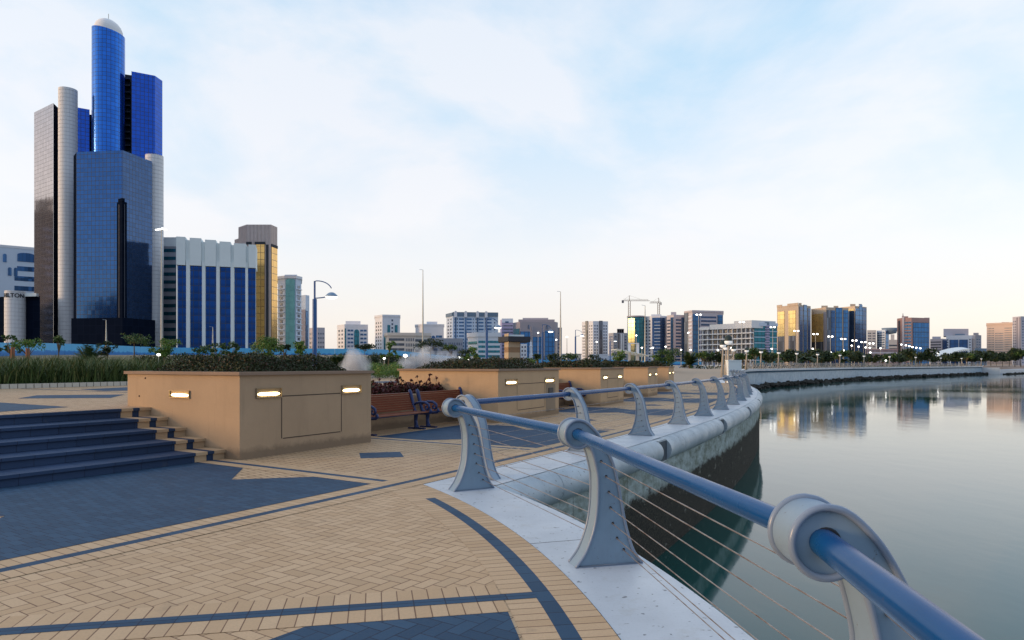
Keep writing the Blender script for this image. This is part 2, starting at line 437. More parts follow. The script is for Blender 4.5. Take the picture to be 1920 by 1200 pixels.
M_palm = leafmat('palm_frond', (.018, .045, .018), (.05, .085, .03), (.10, .11, .04))
M_grass = leafmat('grass_blade', (.028, .060, .014), (.075, .115, .030), (.14, .15, .05))
M_trunk = plain('bark', (.12, .085, .05), .9, var=.3, scale=8)
M_stake = plain('stake_wood', (.26, .11, .06), .85, var=.2, scale=6)

def glassmat(name, c, cw=1.5, ch=1.75, line=(.01, .015, .03), lw=.08, metal=.85, rough=.10, tilt=.012, var=.10, band=0.0, spec=.5):
    m = NT(name, c, rough, metal, spec)
    x, y, _ = m.sep(m.uv())
    xs = m.M('DIVIDE', x, cw); ys = m.M('DIVIDE', y, ch)
    i = m.M('FLOOR', xs); j = m.M('FLOOR', ys); fx = m.M('SUBTRACT', xs, i); fy = m.M('SUBTRACT', ys, j)
    d = m.M('MAXIMUM', m.M('LESS_THAN', fx, lw/cw), m.M('LESS_THAN', fy, lw/ch))
    wn = m.white(m.comb(i, j, 1.0))
    cc = m.mix(wn[0], tuple(v*(1-var) for v in c), tuple(min(1, v*(1+var)) for v in c))
    if band: cc = m.mix(m.M('MULTIPLY', m.M('LESS_THAN', fy, .4), band), cc, line)
    cc = m.mix(m.M('MULTIPLY', d, .8), cc, line); m.color(cc)
    m.l(m.M('MULTIPLY', m.M('SUBTRACT', 1.0, d), metal), m.b.inputs['Metallic'])
    g = m.n('ShaderNodeNewGeometry')
    v1 = m.n('ShaderNodeVectorMath', operation='SUBTRACT'); m.l(wn[1], v1.inputs[0]); v1.inputs[1].default_value = (.5, .5, .5)
    v2 = m.n('ShaderNodeVectorMath', operation='MULTIPLY_ADD'); m.l(v1.outputs[0], v2.inputs[0]); v2.inputs[1].default_value = (tilt,)*3; m.l(g.outputs['Normal'], v2.inputs[2])
    v3 = m.n('ShaderNodeVectorMath', operation='NORMALIZE'); m.l(v2.outputs[0], v3.inputs[0]); m.l(v3.outputs[0], m.b.inputs['Normal'])
    return m.mat
G_front = glassmat('glass_blue_front', (.026, .095, .29), 1.75, 1.9, lw=.20)
G_side = glassmat('glass_blue_side', (.05, .10, .22), 1.75, 1.9, lw=.18)
G_cyl = glassmat('glass_blue_deep', (.03, .16, .58), 1.75, 1.9, lw=.18, rough=.16)
G_deep = glassmat('glass_blue_slab', (.022, .10, .50), 1.75, 1.9, lw=.20, rough=.14)
G_pink = glassmat('glass_pinkish', (.40, .37, .40), 1.75, 1.9, line=(.025, .025, .03), lw=.18)
G_black = glassmat('glass_black', (.006, .010, .022), 3.0, 3.5, lw=.2, metal=0.0, rough=.8, spec=.0)
G_fin = glassmat('glass_navy', (.008, .052, .21), 2.2, 3.3, lw=.22, band=.25)
G_gold = glassmat('glass_gold', (.95, .56, .18), 2.4, 3.4, line=(.12, .06, .03), lw=.25, rough=.2)
G_gold2 = glassmat('glass_gold_bright', (.92, .72, .34), 3, 3.4, line=(.35, .2, .08), lw=.2, rough=.18)  # gold tint puts the mirrored sunset into the glass colour
G_blue2 = glassmat('glass_blue_far', (.06, .20, .44), 3, 3.6, lw=.4, metal=.7, rough=.25)
G_navy = glassmat('glass_navy_far', (.055, .13, .29), 3, 3.6, lw=.3, metal=.7, rough=.25)  # tint lightened to stand in for distant haze
G_teal = glassmat('glass_teal', (.24, .62, .66), 3, 3.4, line=(.10, .3, .33), lw=.25, metal=.6, rough=.25)
G_teal2 = glassmat('glass_teal_dark', (.04, .22, .28), 2.5, 3.4, lw=.3, metal=.6, rough=.2)
G_win = glassmat('window_glass', (.16, .20, .29), 1.6, 9, lw=.2, metal=.5, rough=.2, var=.5)  # pane colour lifted, distance haze put into the tint
G_winb = glassmat('window_glass_blue', (.06, .16, .34), 1.8, 9, lw=.15, metal=.5, rough=.2, var=.4)
G_wing = glassmat('window_glass_grey', (.16, .18, .22), 1.8, 9, lw=.2, metal=.4, rough=.25, var=.5)
def conc(name, c, var=.08): return plain(name, tuple(min(.82, q*1.15) if max(c) > .2 else q for q in c), .85, var=var, scale=.15)
W_white = conc('cladding_white', (.62, .64, .68)); W_warm = conc('cladding_cream', (.60, .54, .48)); W_grey = conc('cladding_grey', (.30, .31, .35))
W_dgrey = conc('cladding_dark_grey', (.11, .12, .15)); W_pink = conc('cladding_pink', (.46, .43, .46)); W_brown = conc('cladding_brown', (.30, .28, .31))
W_beige = conc('cladding_beige', (.66, .50, .40)); W_paleb = conc('cladding_pale_blue', (.50, .58, .68)); W_red = conc('cladding_red', (.38, .24, .22))
W_lilac = conc('cladding_lilac', (.36, .33, .48)); W_dark = conc('cladding_dark', (.035, .04, .05)); W_sand = conc('cladding_sand', (.50, .40, .30))
W_crown = conc('crown_white', (.66, .72, .80)); W_dome = conc('dome_white', (.78, .80, .76)); W_roofb = conc('roof_slate', (.14, .20, .27))
def ribbed(name, c):
    m = NT(name, c, .85); u, v, _ = m.sep(m.uv()); f = m.M('FRACT', m.M('DIVIDE', u, 1.9)); s = m.M('SINE', m.M('MULTIPLY', f, math.pi))
    n = m.noise(.4, 4, .6, vec=m.pos())
    m.color(m.mix(n, tuple(x*.82 for x in c), tuple(x*1.12 for x in c))); m.bump(s, .5, .8); return m.mat
W_rib = ribbed('ribbed_concrete', (.62, .50, .45))
def cylmat(name, c):
    m = NT(name, c, .75); u, v, _ = m.sep(m.uv()); f = m.M('FRACT', m.M('DIVIDE', v, 1.75)); f2 = m.M('FRACT', m.M('DIVIDE', u, 1.4))
    d = m.M('MAXIMUM', m.M('LESS_THAN', f, .10), m.M('LESS_THAN', f2, .05))
    m.color(m.mix(m.M('MULTIPLY', d, .4), c, tuple(x*.55 for x in c))); m.bump(m.M('MULTIPLY', d, -1.0), .15); return m.mat
W_tile = cylmat('tile_white_cylinder', (.76, .76, .77))

# ================================================================ plan geometry
CF = (-132.68, 90.28); RF = 154.9; PH0 = R(-28.91)
C1 = (-12.8, 2.1)
def F(s, r, z=0.0):
    a = PH0+s/155.0
    return (CF[0]+r*math.cos(a), CF[1]+r*math.sin(a), z)
def Pc(r, deg, z=0.0): return (C1[0]+r*math.cos(R(deg)), C1[1]+r*math.sin(R(deg)), z)
def cci(r1, rF):
    dx, dy = C1[0]-CF[0], C1[1]-CF[1]; d = math.hypot(dx, dy)
    a = (rF*rF-r1*r1+d*d)/(2*d); h = math.sqrt(rF*rF-a*a); mx, my = CF[0]+a*dx/d, CF[1]+a*dy/d
    return [(mx+h*dy/d*k, my-h*dx/d*k) for k in (1, -1)]
def s_of(p): return (math.atan2(p[1]-CF[1], p[0]-CF[0])-PH0)*155.0
def t_of(p): return math.degrees(math.atan2(p[1]-C1[1], p[0]-C1[0]))
def up(l): return max(l, key=lambda p: p[1])
V = up(cci(13.56, 154.53)); V2 = min(cci(13.56, 154.53), key=lambda p: p[1])
W = up(cci(14.38, 155.40)); sV = s_of(V); sW = s_of(W); tV = t_of(V); tW = t_of(W); t2 = t_of(V2); s2 = s_of(V2)
SEND = 46.0
def fr(a, b, n): return [a+(b-a)*i/n for i in range(n+1)]
def fstrip(mb, sa, sb, ra, rb, z=0.0, step=.8, m=0):
    n = max(1, int(abs(sb-sa)/step)); S = fr(sa, sb, n)
    for i in range(n):
        a, b = S[i], S[i+1]
        mb.face([F(a, ra, z), F(a, rb, z), F(b, rb, z), F(b, ra, z)][::-1] if False else [F(a, ra, z), F(a, rb, z), F(b, rb, z), F(b, ra, z)],
                [(a, ra), (a, rb), (b, rb), (b, ra)], m)
def cstrip(mb, ta, tb, ra, rb, z=0.0, m=0, k=13.3):
    n = max(1, int(abs(tb-ta)/1.5)); T = fr(ta, tb, n)
    for i in range(n):
        a, b = T[i], T[i+1]; ua, ub = R(a)*k, R(b)*k
        mb.face([Pc(ra, a, z), Pc(rb, a, z), Pc(rb, b, z), Pc(ra, b, z)], [(ua, ra), (ua, rb), (ub, rb), (ub, ra)], m)
def sm(a, b, x):
    t = max(0.0, min(1.0, (x-a)/(b-a))); return t*t*(3-2*t)

# ---- lower promenade and round plaza
mb = MB()
fstrip(mb, -60, SEND, 147.0, 154.53, 0.0)
fstrip(mb, -60, sV-.05, 154.53, 154.75, -.006)
mb.build('promenade', M_run)
tag(bpy.data.objects['promenade'], kind='structure')
mb = MB(); ang = R(11.45); ca_, sa_ = math.cos(ang), math.sin(ang)
if t2 > tV: t2 -= 360
pts = [Pc(13.56, t) for t in fr(tV, t2, 80)] + [F(s, 154.53) for s in fr(s2, sV, 30)][1:-1]
mb.face(pts, [((p[0]-C1[0])*ca_+(p[1]-C1[1])*sa_, -(p[0]-C1[0])*sa_+(p[1]-C1[1])*ca_) for p in pts])
tag(mb.build('plaza', M_herr), kind='structure')
# ---- inlaid bands and blue fields
def structure(mb, name, mat): return tag(mb.build(name, mat), kind='structure')
LN = [-20.5, -16.8, -12.45, -7.60, -3.55, .90, 5.75, 9.35, 13.4, 17.8, 21.2, 25.1, 29.0, 33.5, 38, 42]
b1, b2, b3, b4 = MB(), MB(), MB(), MB()
fstrip(b1, -60, SEND, 153.95, 154.19, .0045); fstrip(b1, -60, sV-.02, 154.31, 154.53, .0045); fstrip(b1, sV-.02, SEND, 154.31, 154.528, .0045)
fstrip(b2, -60, SEND, 154.19, 154.31, .0045)
cstrip(b1, tV, -90, 13.0, 13.22, .002); cstrip(b1, tV-1.2, -90, 13.34, 13.558, .002); cstrip(b2, tV-4, -90, 13.22, 13.34, .002)
cstrip(b1, tV, tV-4, 13.22, 13.34, .002)
structure(b1, 'paving_course', M_sold); structure(b2, 'paving_line', M_line)
for i, s in enumerate(LN):
    r0 = 147.0 if i > 3 else 150.05
    fstrip(b3, s-.26, s-.06, r0, 153.95, .003, 5); fstrip(b3, s+.06, s+.26, r0, 153.95, .003, 5)
    fstrip(b4, s-.06, s+.06, r0, 153.95, .003, 5)
def band(mb, r0, r1, o0, o1, z, deg=11.45):
    d = (math.cos(R(deg)), math.sin(R(deg))); n = (-d[1], d[0])
    P = [(C1[0]+d[0]*r+n[0]*o, C1[1]+d[1]*r+n[1]*o, z) for r, o in ((r0, o0), (r1, o0), (r1, o1), (r0, o1))]
    mb.face(P, [(o0, r0), (o0, r1), (o1, r1), (o1, r0)])
    # u across, v along
band(b3, 7.5, 12.99, .06, .27, .003); band(b3, 7.5, 12.99, -.27, -.06, .003); band(b4, 7.5, 13.22, -.06, .06, .005)
structure(b3, 'paving_course_cross', M_soldV); structure(b4, 'paving_line_cross', M_lineV)
def cell(mb, sa, sb, z=.003, nl=True, nr=True):
    # blue field between two cross lines with half diamonds of beige biting in
    def uvp(L): mb.face([F(s, r, z) for s, r in L], [(s, r) for s, r in L])
    ra, rm0, rm1, rb = 149.9, 151.2, 152.9, 153.93; c = 152.05
    a, b = sa+.27, sb-.27; m = (a+b)/2; k = .78
    L = [(a, ra), (m, ra), (m, rb), (a, rb)]
    if nl: L += [(a, c+k), (a+k, c), (a, c-k)]
    uvp(L)
    L = [(m, ra), (b, ra)]
    if nr: L += [(b, c-k), (b-k, c), (b, c+k)]
    L += [(b, rb), (m, rb)]; uvp(L)
mb = MB(); mb2 = MB()
for i, (a, b) in enumerate(zip(LN[:-1], LN[1:])):
    if i % 2 == 0: 
        if b < 30: cell(mb, a, b)
    else:
        c = (a+b)/2; k = .52
        if i == 1: continue
        q = [(c-k, 152.05), (c, 152.05+k), (c+k, 152.05), (c, 152.05-k)]
        mb.face([F(s, r, .003) for s, r in q], q)
cell(mb, LN[2], LN[3]) if False else None
structure(mb, 'paving_blue_field', M_runB)
# blue field inside the round plaza below the radial band
d = (math.cos(ang), math.sin(ang)); n = (-d[1], d[0])
def lp(r, o): return (C1[0]+d[0]*r+n[0]*o, C1[1]+d[1]*r+n[1]*o, .003)
e = math.degrees(math.asin(.275/12.98))
P = [lp(11.72, -.275)]+[]
A = [(11.72, -.275)]; arc = [Pc(12.98, t, .003) for t in fr(11.45-e, -30, 24)]
P = [lp(11.72, -.275)]+arc+[Pc(8.5, -30, .003), (-2.75, 2.2, .003), (-1.43, 3.93, .003)]
mb = MB(); mb.face(P[::-1], [((p[0]-C1[0])*ca_+(p[1]-C1[1])*sa_, -(p[0]-C1[0])*sa_+(p[1]-C1[1])*ca_) for p in P[::-1]])
structure(mb, 'paving_blue_plaza_field', M_herrB)

# ---- upper terrace
def ttop(s): return .8*(1-sm(30, 50, s))
mb = MB(); S = fr(-60, -7.352, 60)+fr(-7.352, SEND, 60)[1:]
for a, b in zip(S[:-1], S[1:]):
    lo = 147.85 if b < -7.3 else 148.6
    for r0, r1 in ((134.6, 141), (141, lo)):
        mb.face([F(a, r0, ttop(a)), F(a, r1, ttop(a)), F(b, r1, ttop(b)), F(b, r0, ttop(b))], [(a, r0), (a, r1), (b, r1), (b, r0)])
    if b > -7.3:
        mb.face([F(a, lo, -.02), F(b, lo, -.02), F(b, lo, ttop(b)), F(a, lo, ttop(a))], [(a, 0), (b, 0), (b, 1), (a, 1)])
structure(mb, 'terrace', M_run)
def Gp(x, y, z): D = FP*(EYE-z)/(y-HY); return (px(x, D), D, z)
mb = MB(); zt = .804
for poly in ([(33, 747), (69, 741), (234, 739.5), (207, 746)], [(-60, 751), (0, 754.5), (129, 763), (0, 772), (-60, 776)], [(150, 730), (240, 726), (262, 732), (195, 733)]):
    P = [Gp(x, y, zt) for x, y in poly]; mb.face(P, [(p[0], p[1]) for p in P])
for s in LN[4:]:
    if s < 28: fstrip(mb, s-.06, s+.06, 135, 148.2, zt, 9)
for s in (1.2, 9.0, 17, 24): fstrip(mb, s, s+2.6, 139.4, 144.6, zt, 1)
structure(mb, 'terrace_blue_field', M_runB)
mb = MB()
for a in fr(-60, 30, 320)[:-1]:
    P = [F(a, 134.45, 0)[:2], F(a+.25, 134.45, 0)[:2], F(a+.25, 134.6, 0)[:2], F(a, 134.6, 0)[:2]]
    mb.prism(P[::-1], .6, .95)
structure(mb, 'kerb', plain('kerb_stone', (.52, .49, .42), .8, var=.15, scale=6))

# ---- stairs (five risers between the plaza and the terrace)
st = thing('stairs', 'wide flight of five blue paved steps with beige ends beside the nearest planter', 'steps', F(-14, 149, 0))
RZ = .16; RT0 = 150.10; TR = .55
for k in range(5):
    r1 = RT0-k*TR; r0 = r1-TR-.02 if k < 4 else 147.80; z1 = (k+1)*RZ; sp = -7.92
    def stepmesh(sa, sb, nose=.035):
        q = MB(); n = max(1, int((sb-sa)/.42)); S = fr(sa, sb, n)
        for a, b in zip(S[:-1], S[1:]):
            lip = z1-.05
            q.face([F(a, r1, z1-RZ), F(b, r1, z1-RZ), F(b, r1, lip), F(a, r1, lip)], [(a, 0), (b, 0), (b, .15), (a, .15)])
            q.face([F(a, r1, lip), F(b, r1, lip), F(b, r1+nose, lip), F(a, r1+nose, lip)])
            q.face([F(a, r1+nose, lip), F(b, r1+nose, lip), F(b, r1+nose, z1), F(a, r1+nose, z1)], [(a, 0), (b, 0), (b, .05), (a, .05)])
            q.face([F(a, r1+nose, z1), F(b, r1+nose, z1), F(b, r0, z1), F(a, r0, z1)], [(a, .06), (b, .06), (b, .6), (a, .6)])
        for a in (sa, sb):
            q.face([F(a, r1, z1-RZ), F(a, r1, lip), F(a, r1+nose, lip), F(a, r1+nose, z1), F(a, r0, z1), F(a, r0, z1-RZ)])
        return q
    stepmesh(-60, sp).build('step', M_step, st)
    stepmesh(sp+.004, -7.70).build('step_end', M_stepb, st)
    stepmesh(-7.696, -7.575).build('step_stripe', M_step, st)
    stepmesh(-7.571, -7.352).build('step_end', M_stepb, st)

# ---- coping slabs, roll and quay wall
mb = MB()
def slabq(pi, po, zt=.0):   # strips between an inner and an outer polyline
    for i in range(len(pi)-1):
        mb.face([(*pi[i][:2], zt), (*po[i][:2], zt), (*po[i+1][:2], zt), (*pi[i+1][:2], zt)])
def lerp2(a, b, n): return fr(a, b, n)
g = .012
edges = [tW]+[17.1-14.2*i for i in range(0, 12)]
ti = [tV]+[17.1-14.2*i for i in range(0, 12)]
for i in range(len(edges)-1):
    dg = math.degrees(g/14)
    a0, a1 = ti[i]-(0 if i == 0 else dg/2), ti[i+1]+dg/2; o0, o1 = edges[i]-(0 if i == 0 else dg/2), edges[i+1]+dg/2
    I = [Pc(13.563, t) for t in fr(a0, a1, 12)]; O = [Pc(14.33, t) for t in fr(o0, o1, 12)]; O2 = [Pc(14.375, t) for t in fr(o0, o1, 12)]
    slabq(I, O)
    for k in range(12):
        mb.face([(*O[k][:2], 0), (*O2[k][:2], -.045), (*O2[k+1][:2], -.045), (*O[k+1][:2], 0)])
        mb.face([(*O2[k][:2], -.045), (*O2[k][:2], -.20), (*O2[k+1][:2], -.20), (*O2[k+1][:2], -.045)])
        a_, b_ = Pc(14.28, fr(o0, o1, 12)[k]), Pc(14.28, fr(o0, o1, 12)[k+1])
        mb.face([(*O2[k][:2], -.20), (*a_[:2], -.20), (*b_[:2], -.20), (*O2[k+1][:2], -.20)])
js = [sW]+[sV+1.9+3.27*i for i in range(0, 15)]; ji = [sV]+js[1:]
for i in range(len(js)-1):
    I = [F(s, 154.533) for s in fr(ji[i]+(0 if i == 0 else g/2), ji[i+1]-g/2, 8)]; O = [F(s, 155.40) for s in fr(js[i]+(0 if i == 0 else g/2), js[i+1]-g/2, 8)]
    slabq(I, O)
structure(mb, 'coping_slab', M_slab)
mb = MB()
cstrip(mb, tV, -150, 13.5, 14.30, -.03); fstrip(mb, sV, SEND, 154.5, 155.40, -.032)
structure(mb, 'coping_bed', M_darkgap)
mb = MB(); rr = .25
notches = [-.56+6.4*i for i in range(7)]
segs = []; a = sW-.35
for nn in notches: segs.append((a, nn-.29)); a = nn+.29
segs.append((a, SEND))
jn = sorted(js[1:])
for a, b in segs:
    cuts = [a]+[x for x in jn if a+.05 < x < b-.05]+[b]
    for c, d_ in zip(cuts[:-1], cuts[1:]):
        aa, bb = c+(.006 if c != a else 0), d_-(.006 if d_ != b else 0)
        mb.tube([F(s, 155.42, -.255) for s in fr(aa, bb, max(3, int((bb-aa)/.4)))], rr, 36)
tag(mb.build('coping_roll', M_tube, auto=40), kind='structure')
mb = MB()
for nn in notches:
    P = [F(nn-.30, 155.2)[:2], F(nn+.30, 155.2)[:2], F(nn+.30, 155.55)[:2], F(nn-.30, 155.55)[:2]]
    mb.prism(P[::-1], -.50, -.015)
structure(mb, 'drain_block', M_tube)
mb = MB()
for nn in notches:
    P = [F(nn-.285, 155.53)[:2], F(nn+.285, 155.53)[:2], F(nn+.285, 155.565)[:2], F(nn-.285, 155.565)[:2]]
    mb.prism(P[::-1], -.47, -.05)
structure(mb, 'drain_outlet', plain('outlet_dark', (.07, .085, .10), .8, var=.3))
mb = MB(); S = fr(sW-.5, 70, 150)
wallpts = [F(s, 155.50) for s in fr(sW-.3, SEND, 120)]
u = 0
for a, b in zip(wallpts[:-1], wallpts[1:]):
    mb.quadv(a, b, -3.2, -.3, 0, u); u += math.hypot(a[0]-b[0], a[1]-b[1])
wp = [Pc(14.28, t) for t in fr(tW+1.5, -150, 110)]
for a, b in zip(wp[:-1], wp[1:]):
    mb.quadv(a, b, -3.2, -.19, 0, u); u += math.hypot(a[0]-b[0], a[1]-b[1])
structure(mb, 'quay_wall', M_quay)

# ---- far quay
QE = [(17.9, 57.5), (19.6, 62), (24, 76), (30, 93), (35.5, 106), (42, 118), (52, 131), (66, 149), (87, 175), (118, 206), (150, 238), (190, 276)]
QE2 = [(190, 276), (201, 286), (260, 345), (330, 420), (420, 520), (640, 760)]
def qx(D):
    L = QE+QE2[1:]
    for a, b in zip(L[:-1], L[1:]):
        if a[1] <= D <= b[1]: return a[0]+(b[0]-a[0])*(D-a[1])/(b[1]-a[1])
    return L[-1][0]+(D-L[-1][1])*.9 if D > L[-1][1] else L[0][0]
def qz(D): return .78*sm(75, 112, D) if D < 277 else .55
def resample(L, st):
    out = []
    for a, b in zip(L[:-1], L[1:]):
        n = max(1, int(math.hypot(b[0]-a[0], b[1]-a[1])/st))
        out += [(a[0]+(b[0]-a[0])*i/n, a[1]+(b[1]-a[1])*i/n) for i in range(n)]
    return out+[L[-1]]
Q = resample(QE, 2.0); Qb = resample(QE2, 6.0)
M_fq = concrete('far_quay_wall', (.42, .54, .62), False, .6); M_fqt = concrete('far_quay_coping', (.60, .64, .67), False)
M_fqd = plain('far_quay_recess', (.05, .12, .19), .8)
def off(L, d):
    out = []
    for i in range(len(L)):
        a = L[max(0, i-1)]; b = L[min(len(L)-1, i+1)]; tx, ty = b[0]-a[0], b[1]-a[1]; l = math.hypot(tx, ty)
        out.append((L[i][0]+ty/l*d, L[i][1]-tx/l*d))
    return out
mw, mc, md = MB(), MB(), MB()
Qo = off(Q, .35); Qi = off(Q, -1.0); Qr = off(Q, .12)
for i in range(len(Q)-1):
    z0, z1 = qz(Q[i][1]), qz(Q[i+1][1])
    def qf(m_, A, za0, za1, B=None, zb0=None, zb1=None):
        m_.face([(*A[i], za0), (*A[i+1], za1), (*(B or A)[i+1], zb1), (*(B or A)[i], zb0)])
    qf(mw, Q, -3.2, -3.2, Q, z0-.65, z1-.65)
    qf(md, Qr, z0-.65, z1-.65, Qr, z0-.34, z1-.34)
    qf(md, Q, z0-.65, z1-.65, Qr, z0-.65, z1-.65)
    qf(mc, Qo, z0-.34, z1-.34, Qo, z0, z1)
    qf(mc, Qr, z0-.34, z1-.34, Qo, z0-.34, z1-.34)
    qf(mc, Qo, z0, z1, Qi, z0, z1)
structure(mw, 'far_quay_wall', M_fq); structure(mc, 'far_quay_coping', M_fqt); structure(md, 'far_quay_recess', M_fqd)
mw = MB(); Qo2 = off(Qb, 6.0); Qo3 = off(Qb, 6.4)
for i in range(len(Qb)-1):
    mw.face([(*Qb[i], -3), (*Qb[i+1], -3), (*Qb[i+1], .9), (*Qb[i], .9)], m=1)
    mw.face([(*Qb[i], -.6), (*Qb[i+1], -.6), (*Qo2[i+1], -.6), (*Qo2[i], -.6)])
    mw.face([(*Qo2[i], -3), (*Qo2[i+1], -3), (*Qo2[i+1], -.6), (*Qo2[i], -.6)])
mw.face([(190, 276, -3), (*Qo2[0], -3), (*Qo2[0], .3), (190, 276, .3)])
structure(mw, 'lower_quay', [M_fqt, conc('lower_quay_wall', (.40, .27, .2))])
def rock(mb, c, r):
    k = len(mb.v); mb.blob(c, r*random.uniform(.7, 1.3), r*random.uniform(.7, 1.3), r*random.uniform(.5, .9), 7, 4)
    for i in range(k, len(mb.v)):
        x, y, z = mb.v[i]; q = noise.noise_vector(Vector((x, y, z))*1.7)*r*.45; mb.v[i] = (x+q.x, y+q.y, z+q.z)
mb = MB()
for L, dd, hh in ((Q, .6, 1.05), (Qb, 7.0, .8)):
    for i in range(len(L)):
        if L[i][1] < 72: continue
        for k in range(8 if L is Q else 12):
            j = min(len(L)-1, i+1); t = random.random(); x = L[i][0]*(1-t)+L[j][0]*t; y = L[i][1]*(1-t)+L[j][1]*t
            tx, ty = L[j][0]-L[max(0, i-1)][0], L[j][1]-L[max(0, i-1)][1]; l = math.hypot(tx, ty) or 1
            o_ = dd+random.uniform(-.3, 1.3)
            rock(mb, (x+ty/l*o_, y-tx/l*o_, -2.5+random.uniform(-.2, hh-.45)), random.uniform(.32, .6))
tag(mb.build('rocks', plain('rock_dark', (.028, .026, .020), .9, var=.5, scale=1.2)), 'dark tidal rocks heaped along the foot of the far quay wall', 'rocks', kind='stuff')

# ---- land, sea bed and water
def hland(x, D):
    a = x/max(D, 1)
    wgt = 1-.62*sm(-.20, -.04, a); wgt *= 1-sm(.18, .34, a)
    z = .8+3.0*wgt*sm(40, 165, D)
    if D >= 57: 
        z = z*(1-sm(.12, .30, a)) + sm(.12, .30, a)*(.75*sm(75, 112, D))
        z -= .84*sm(-14, 2, x)*(1-sm(62, 105, D))
    return z-.03
mb = MB()
def xr(D): return CF[0]+math.sqrt(134.5**2-(D-CF[1])**2)
def grid(rows):
    n = len(rows[0])
    for r0, r1 in zip(rows[:-1], rows[1:]):
        for i in range(n-1): mb.face([r0[i], r0[i+1], r1[i+1], r1[i]], [(p[0], p[1]) for p in (r0[i], r0[i+1], r1[i+1], r1[i])])
rows = []
for D in fr(-40, 62, 51):
    xR = xr(D); xL = -420; rows.append([(x, D, hland(x, D) if i else 0) for i, x in enumerate([xL+(xR-xL)*(1-(1-t)**2.2) for t in fr(0, 1, 40)])])
grid(rows)
rows = []
for D in [57.5, 60, 63, 67, 72, 78, 85, 93, 102, 112, 118, 125, 135, 150, 170, 190, 215, 245, 276, 320, 380, 460, 560, 760, 1100, 1700, 3000]:
    xR = qx(D)-.02; xL = max(-3000, -420-D*2) if D > 62 else -1.2; rows.append([(x, D, hland(x, D)) for x in [xL+(xR-xL)*t for t in (fr(0, .6, 14)+[.6+.4*q for q in fr(0, 1, 50)][1:])]])
grid(rows)
def landmat():
    m = NT('land_grass_soil', (.1, .12, .05), 1.0, 0, .05); p = m.pos(); n1 = m.noise(.06, 5, .6, vec=p); n2 = m.noise(1.5, 4, .7, vec=p)
    pv = m.mix(n2, (.42, .33, .24), (.50, .40, .30)); g_ = m.mix(n2, (.028, .060, .014), (.065, .105, .028)); sl_ = m.mix(n2, (.20, .17, .12), (.30, .26, .19))
    x, y, _ = m.sep(p); cc = m.mix(m.ramp(m.M('ADD', m.M('MULTIPLY', n1, .6), m.M('MULTIPLY', y, .0035)), [(.56, 0.0), (.72, 1.0)]), g_, sl_)
    m.color(m.mix(m.M('MULTIPLY', m.M('GREATER_THAN', m.M('MULTIPLY_ADD', y, -.235, x), 0.0), m.M('GREATER_THAN', y, 50.0)), cc, pv)); return m.mat
structure(mb, 'ground', landmat())
mb = MB(); mb.face([(-3100, -600, -3.3), (3100, -600, -3.3), (3100, 3100, -3.3), (-3100, 3100, -3.3)])
structure(mb, 'sea_bed', plain('sea_bed', (.05, .06, .05), .9))
mb = MB(); mb.face([(-14.0, -600, -2.5), (3100, -600, -2.5), (3100, 3100, -2.5), (-14.0, 3100, -2.5)])
structure(mb, 'water', M_water)

# ================================================================ railings
def catmull(P, n=5):
    out = []
    for i in range(len(P)-1):
        p0, p1, p2, p3 = P[max(0, i-1)], P[i], P[i+1], P[min(len(P)-1, i+2)]
        for k in range(n):
            t = k/n
            out.append(tuple(.5*((2*p1[j])+(-p0[j]+p2[j])*t+(2*p0[j]-5*p1[j]+4*p2[j]-p3[j])*t*t+(-p0[j]+3*p1[j]-3*p2[j]+p3[j])*t**3) for j in range(2)))
    return out+[P[-1]]
HC = (-.26, 1.05); HR = .109
rightE = catmull([(.285, .0), (.205, .11), (.145, .29), (.105, .48), (.075, .64), (.03, .81), (-.02, .915), (-.085, 1.03), (-.15, 1.105), (-.205, 1.146), (-.256, HC[1]+HR)], 6)
circ = [(HC[0]+HR*math.cos(R(a)), HC[1]+HR*math.sin(R(a))) for a in range(97, 318, 6)]
leftE = catmull([(-.165, .955), (-.135, .88), (-.105, .76), (-.095, .67), (-.10, .47), (-.13, .29), (-.20, .11), (-.285, .0)], 6)
outline = rightE+circ+leftE
T_ = .083
def fillpoly(poly):   # triangulate outline through mathutils
    from mathutils.geometry import tessellate_polygon
    return tessellate_polygon([[Vector((p[0], p[1], 0)) for p in poly]])
tri = fillpoly(outline)
def post_mesh():
    mb = MB(); n = len(outline); h = T_-.008
    A = [(u, -h, v) for u, v in outline]; B = [(u, h, v) for u, v in outline]
    mb.mesh(A+B, [tuple(t) for t in tri]+[tuple(n+i for i in t) for t in tri])
    inner = [i for i in range(n)]
    E = MB(); sc_ = .992
    mb.mesh([(u, -h, v) for u, v in outline]+[(u, h, v) for u, v in outline], [(i, (i+1) % n, n+(i+1) % n, n+i) for i in range(n)])
    return mb
def make_post(parent):
    o = post_mesh().build('post', M_post, parent, world=False, auto=35)
    for y in (-T_, T_):
        rb = MB(); rb.tube([(u, y, v) for u, v in outline], .0125, 8, closed=True)
        rb.build('rim', M_rim, o, world=False, smooth=True)
    cb = MB(); cb.tube([(HC[0], -T_-.003, HC[1]), (HC[0], -T_+.004, HC[1]), (HC[0], T_-.004, HC[1]), (HC[0], T_+.003, HC[1])], [.0445, .047, .047, .0445], 20)
    cb.build('rail_collar', M_hole, o, world=False, auto=30)  # no collar: dark ring stands in for the shaded edge of the hole
    for u, v in CAB:
        fb = MB()
        fb.tube([(u, -T_-.004, v), (u, -T_+.004, v), (u, T_-.004, v), (u, T_+.004, v)], [.007, .011, .011, .007], 8)
        fb.build('cable_ferrule', M_hole, o, world=False, smooth=True)
    return o
CAB = [(-.067, .83), (-.025, .71), (-.002, .585), (.012, .46), (.032, .335), (.068, .215), (.125, .12)]
nearr = thing('railing', 'nearest curved railing of grey blue fin posts with blue handrail along the plaza edge', 'railing', (0, 0, 0))
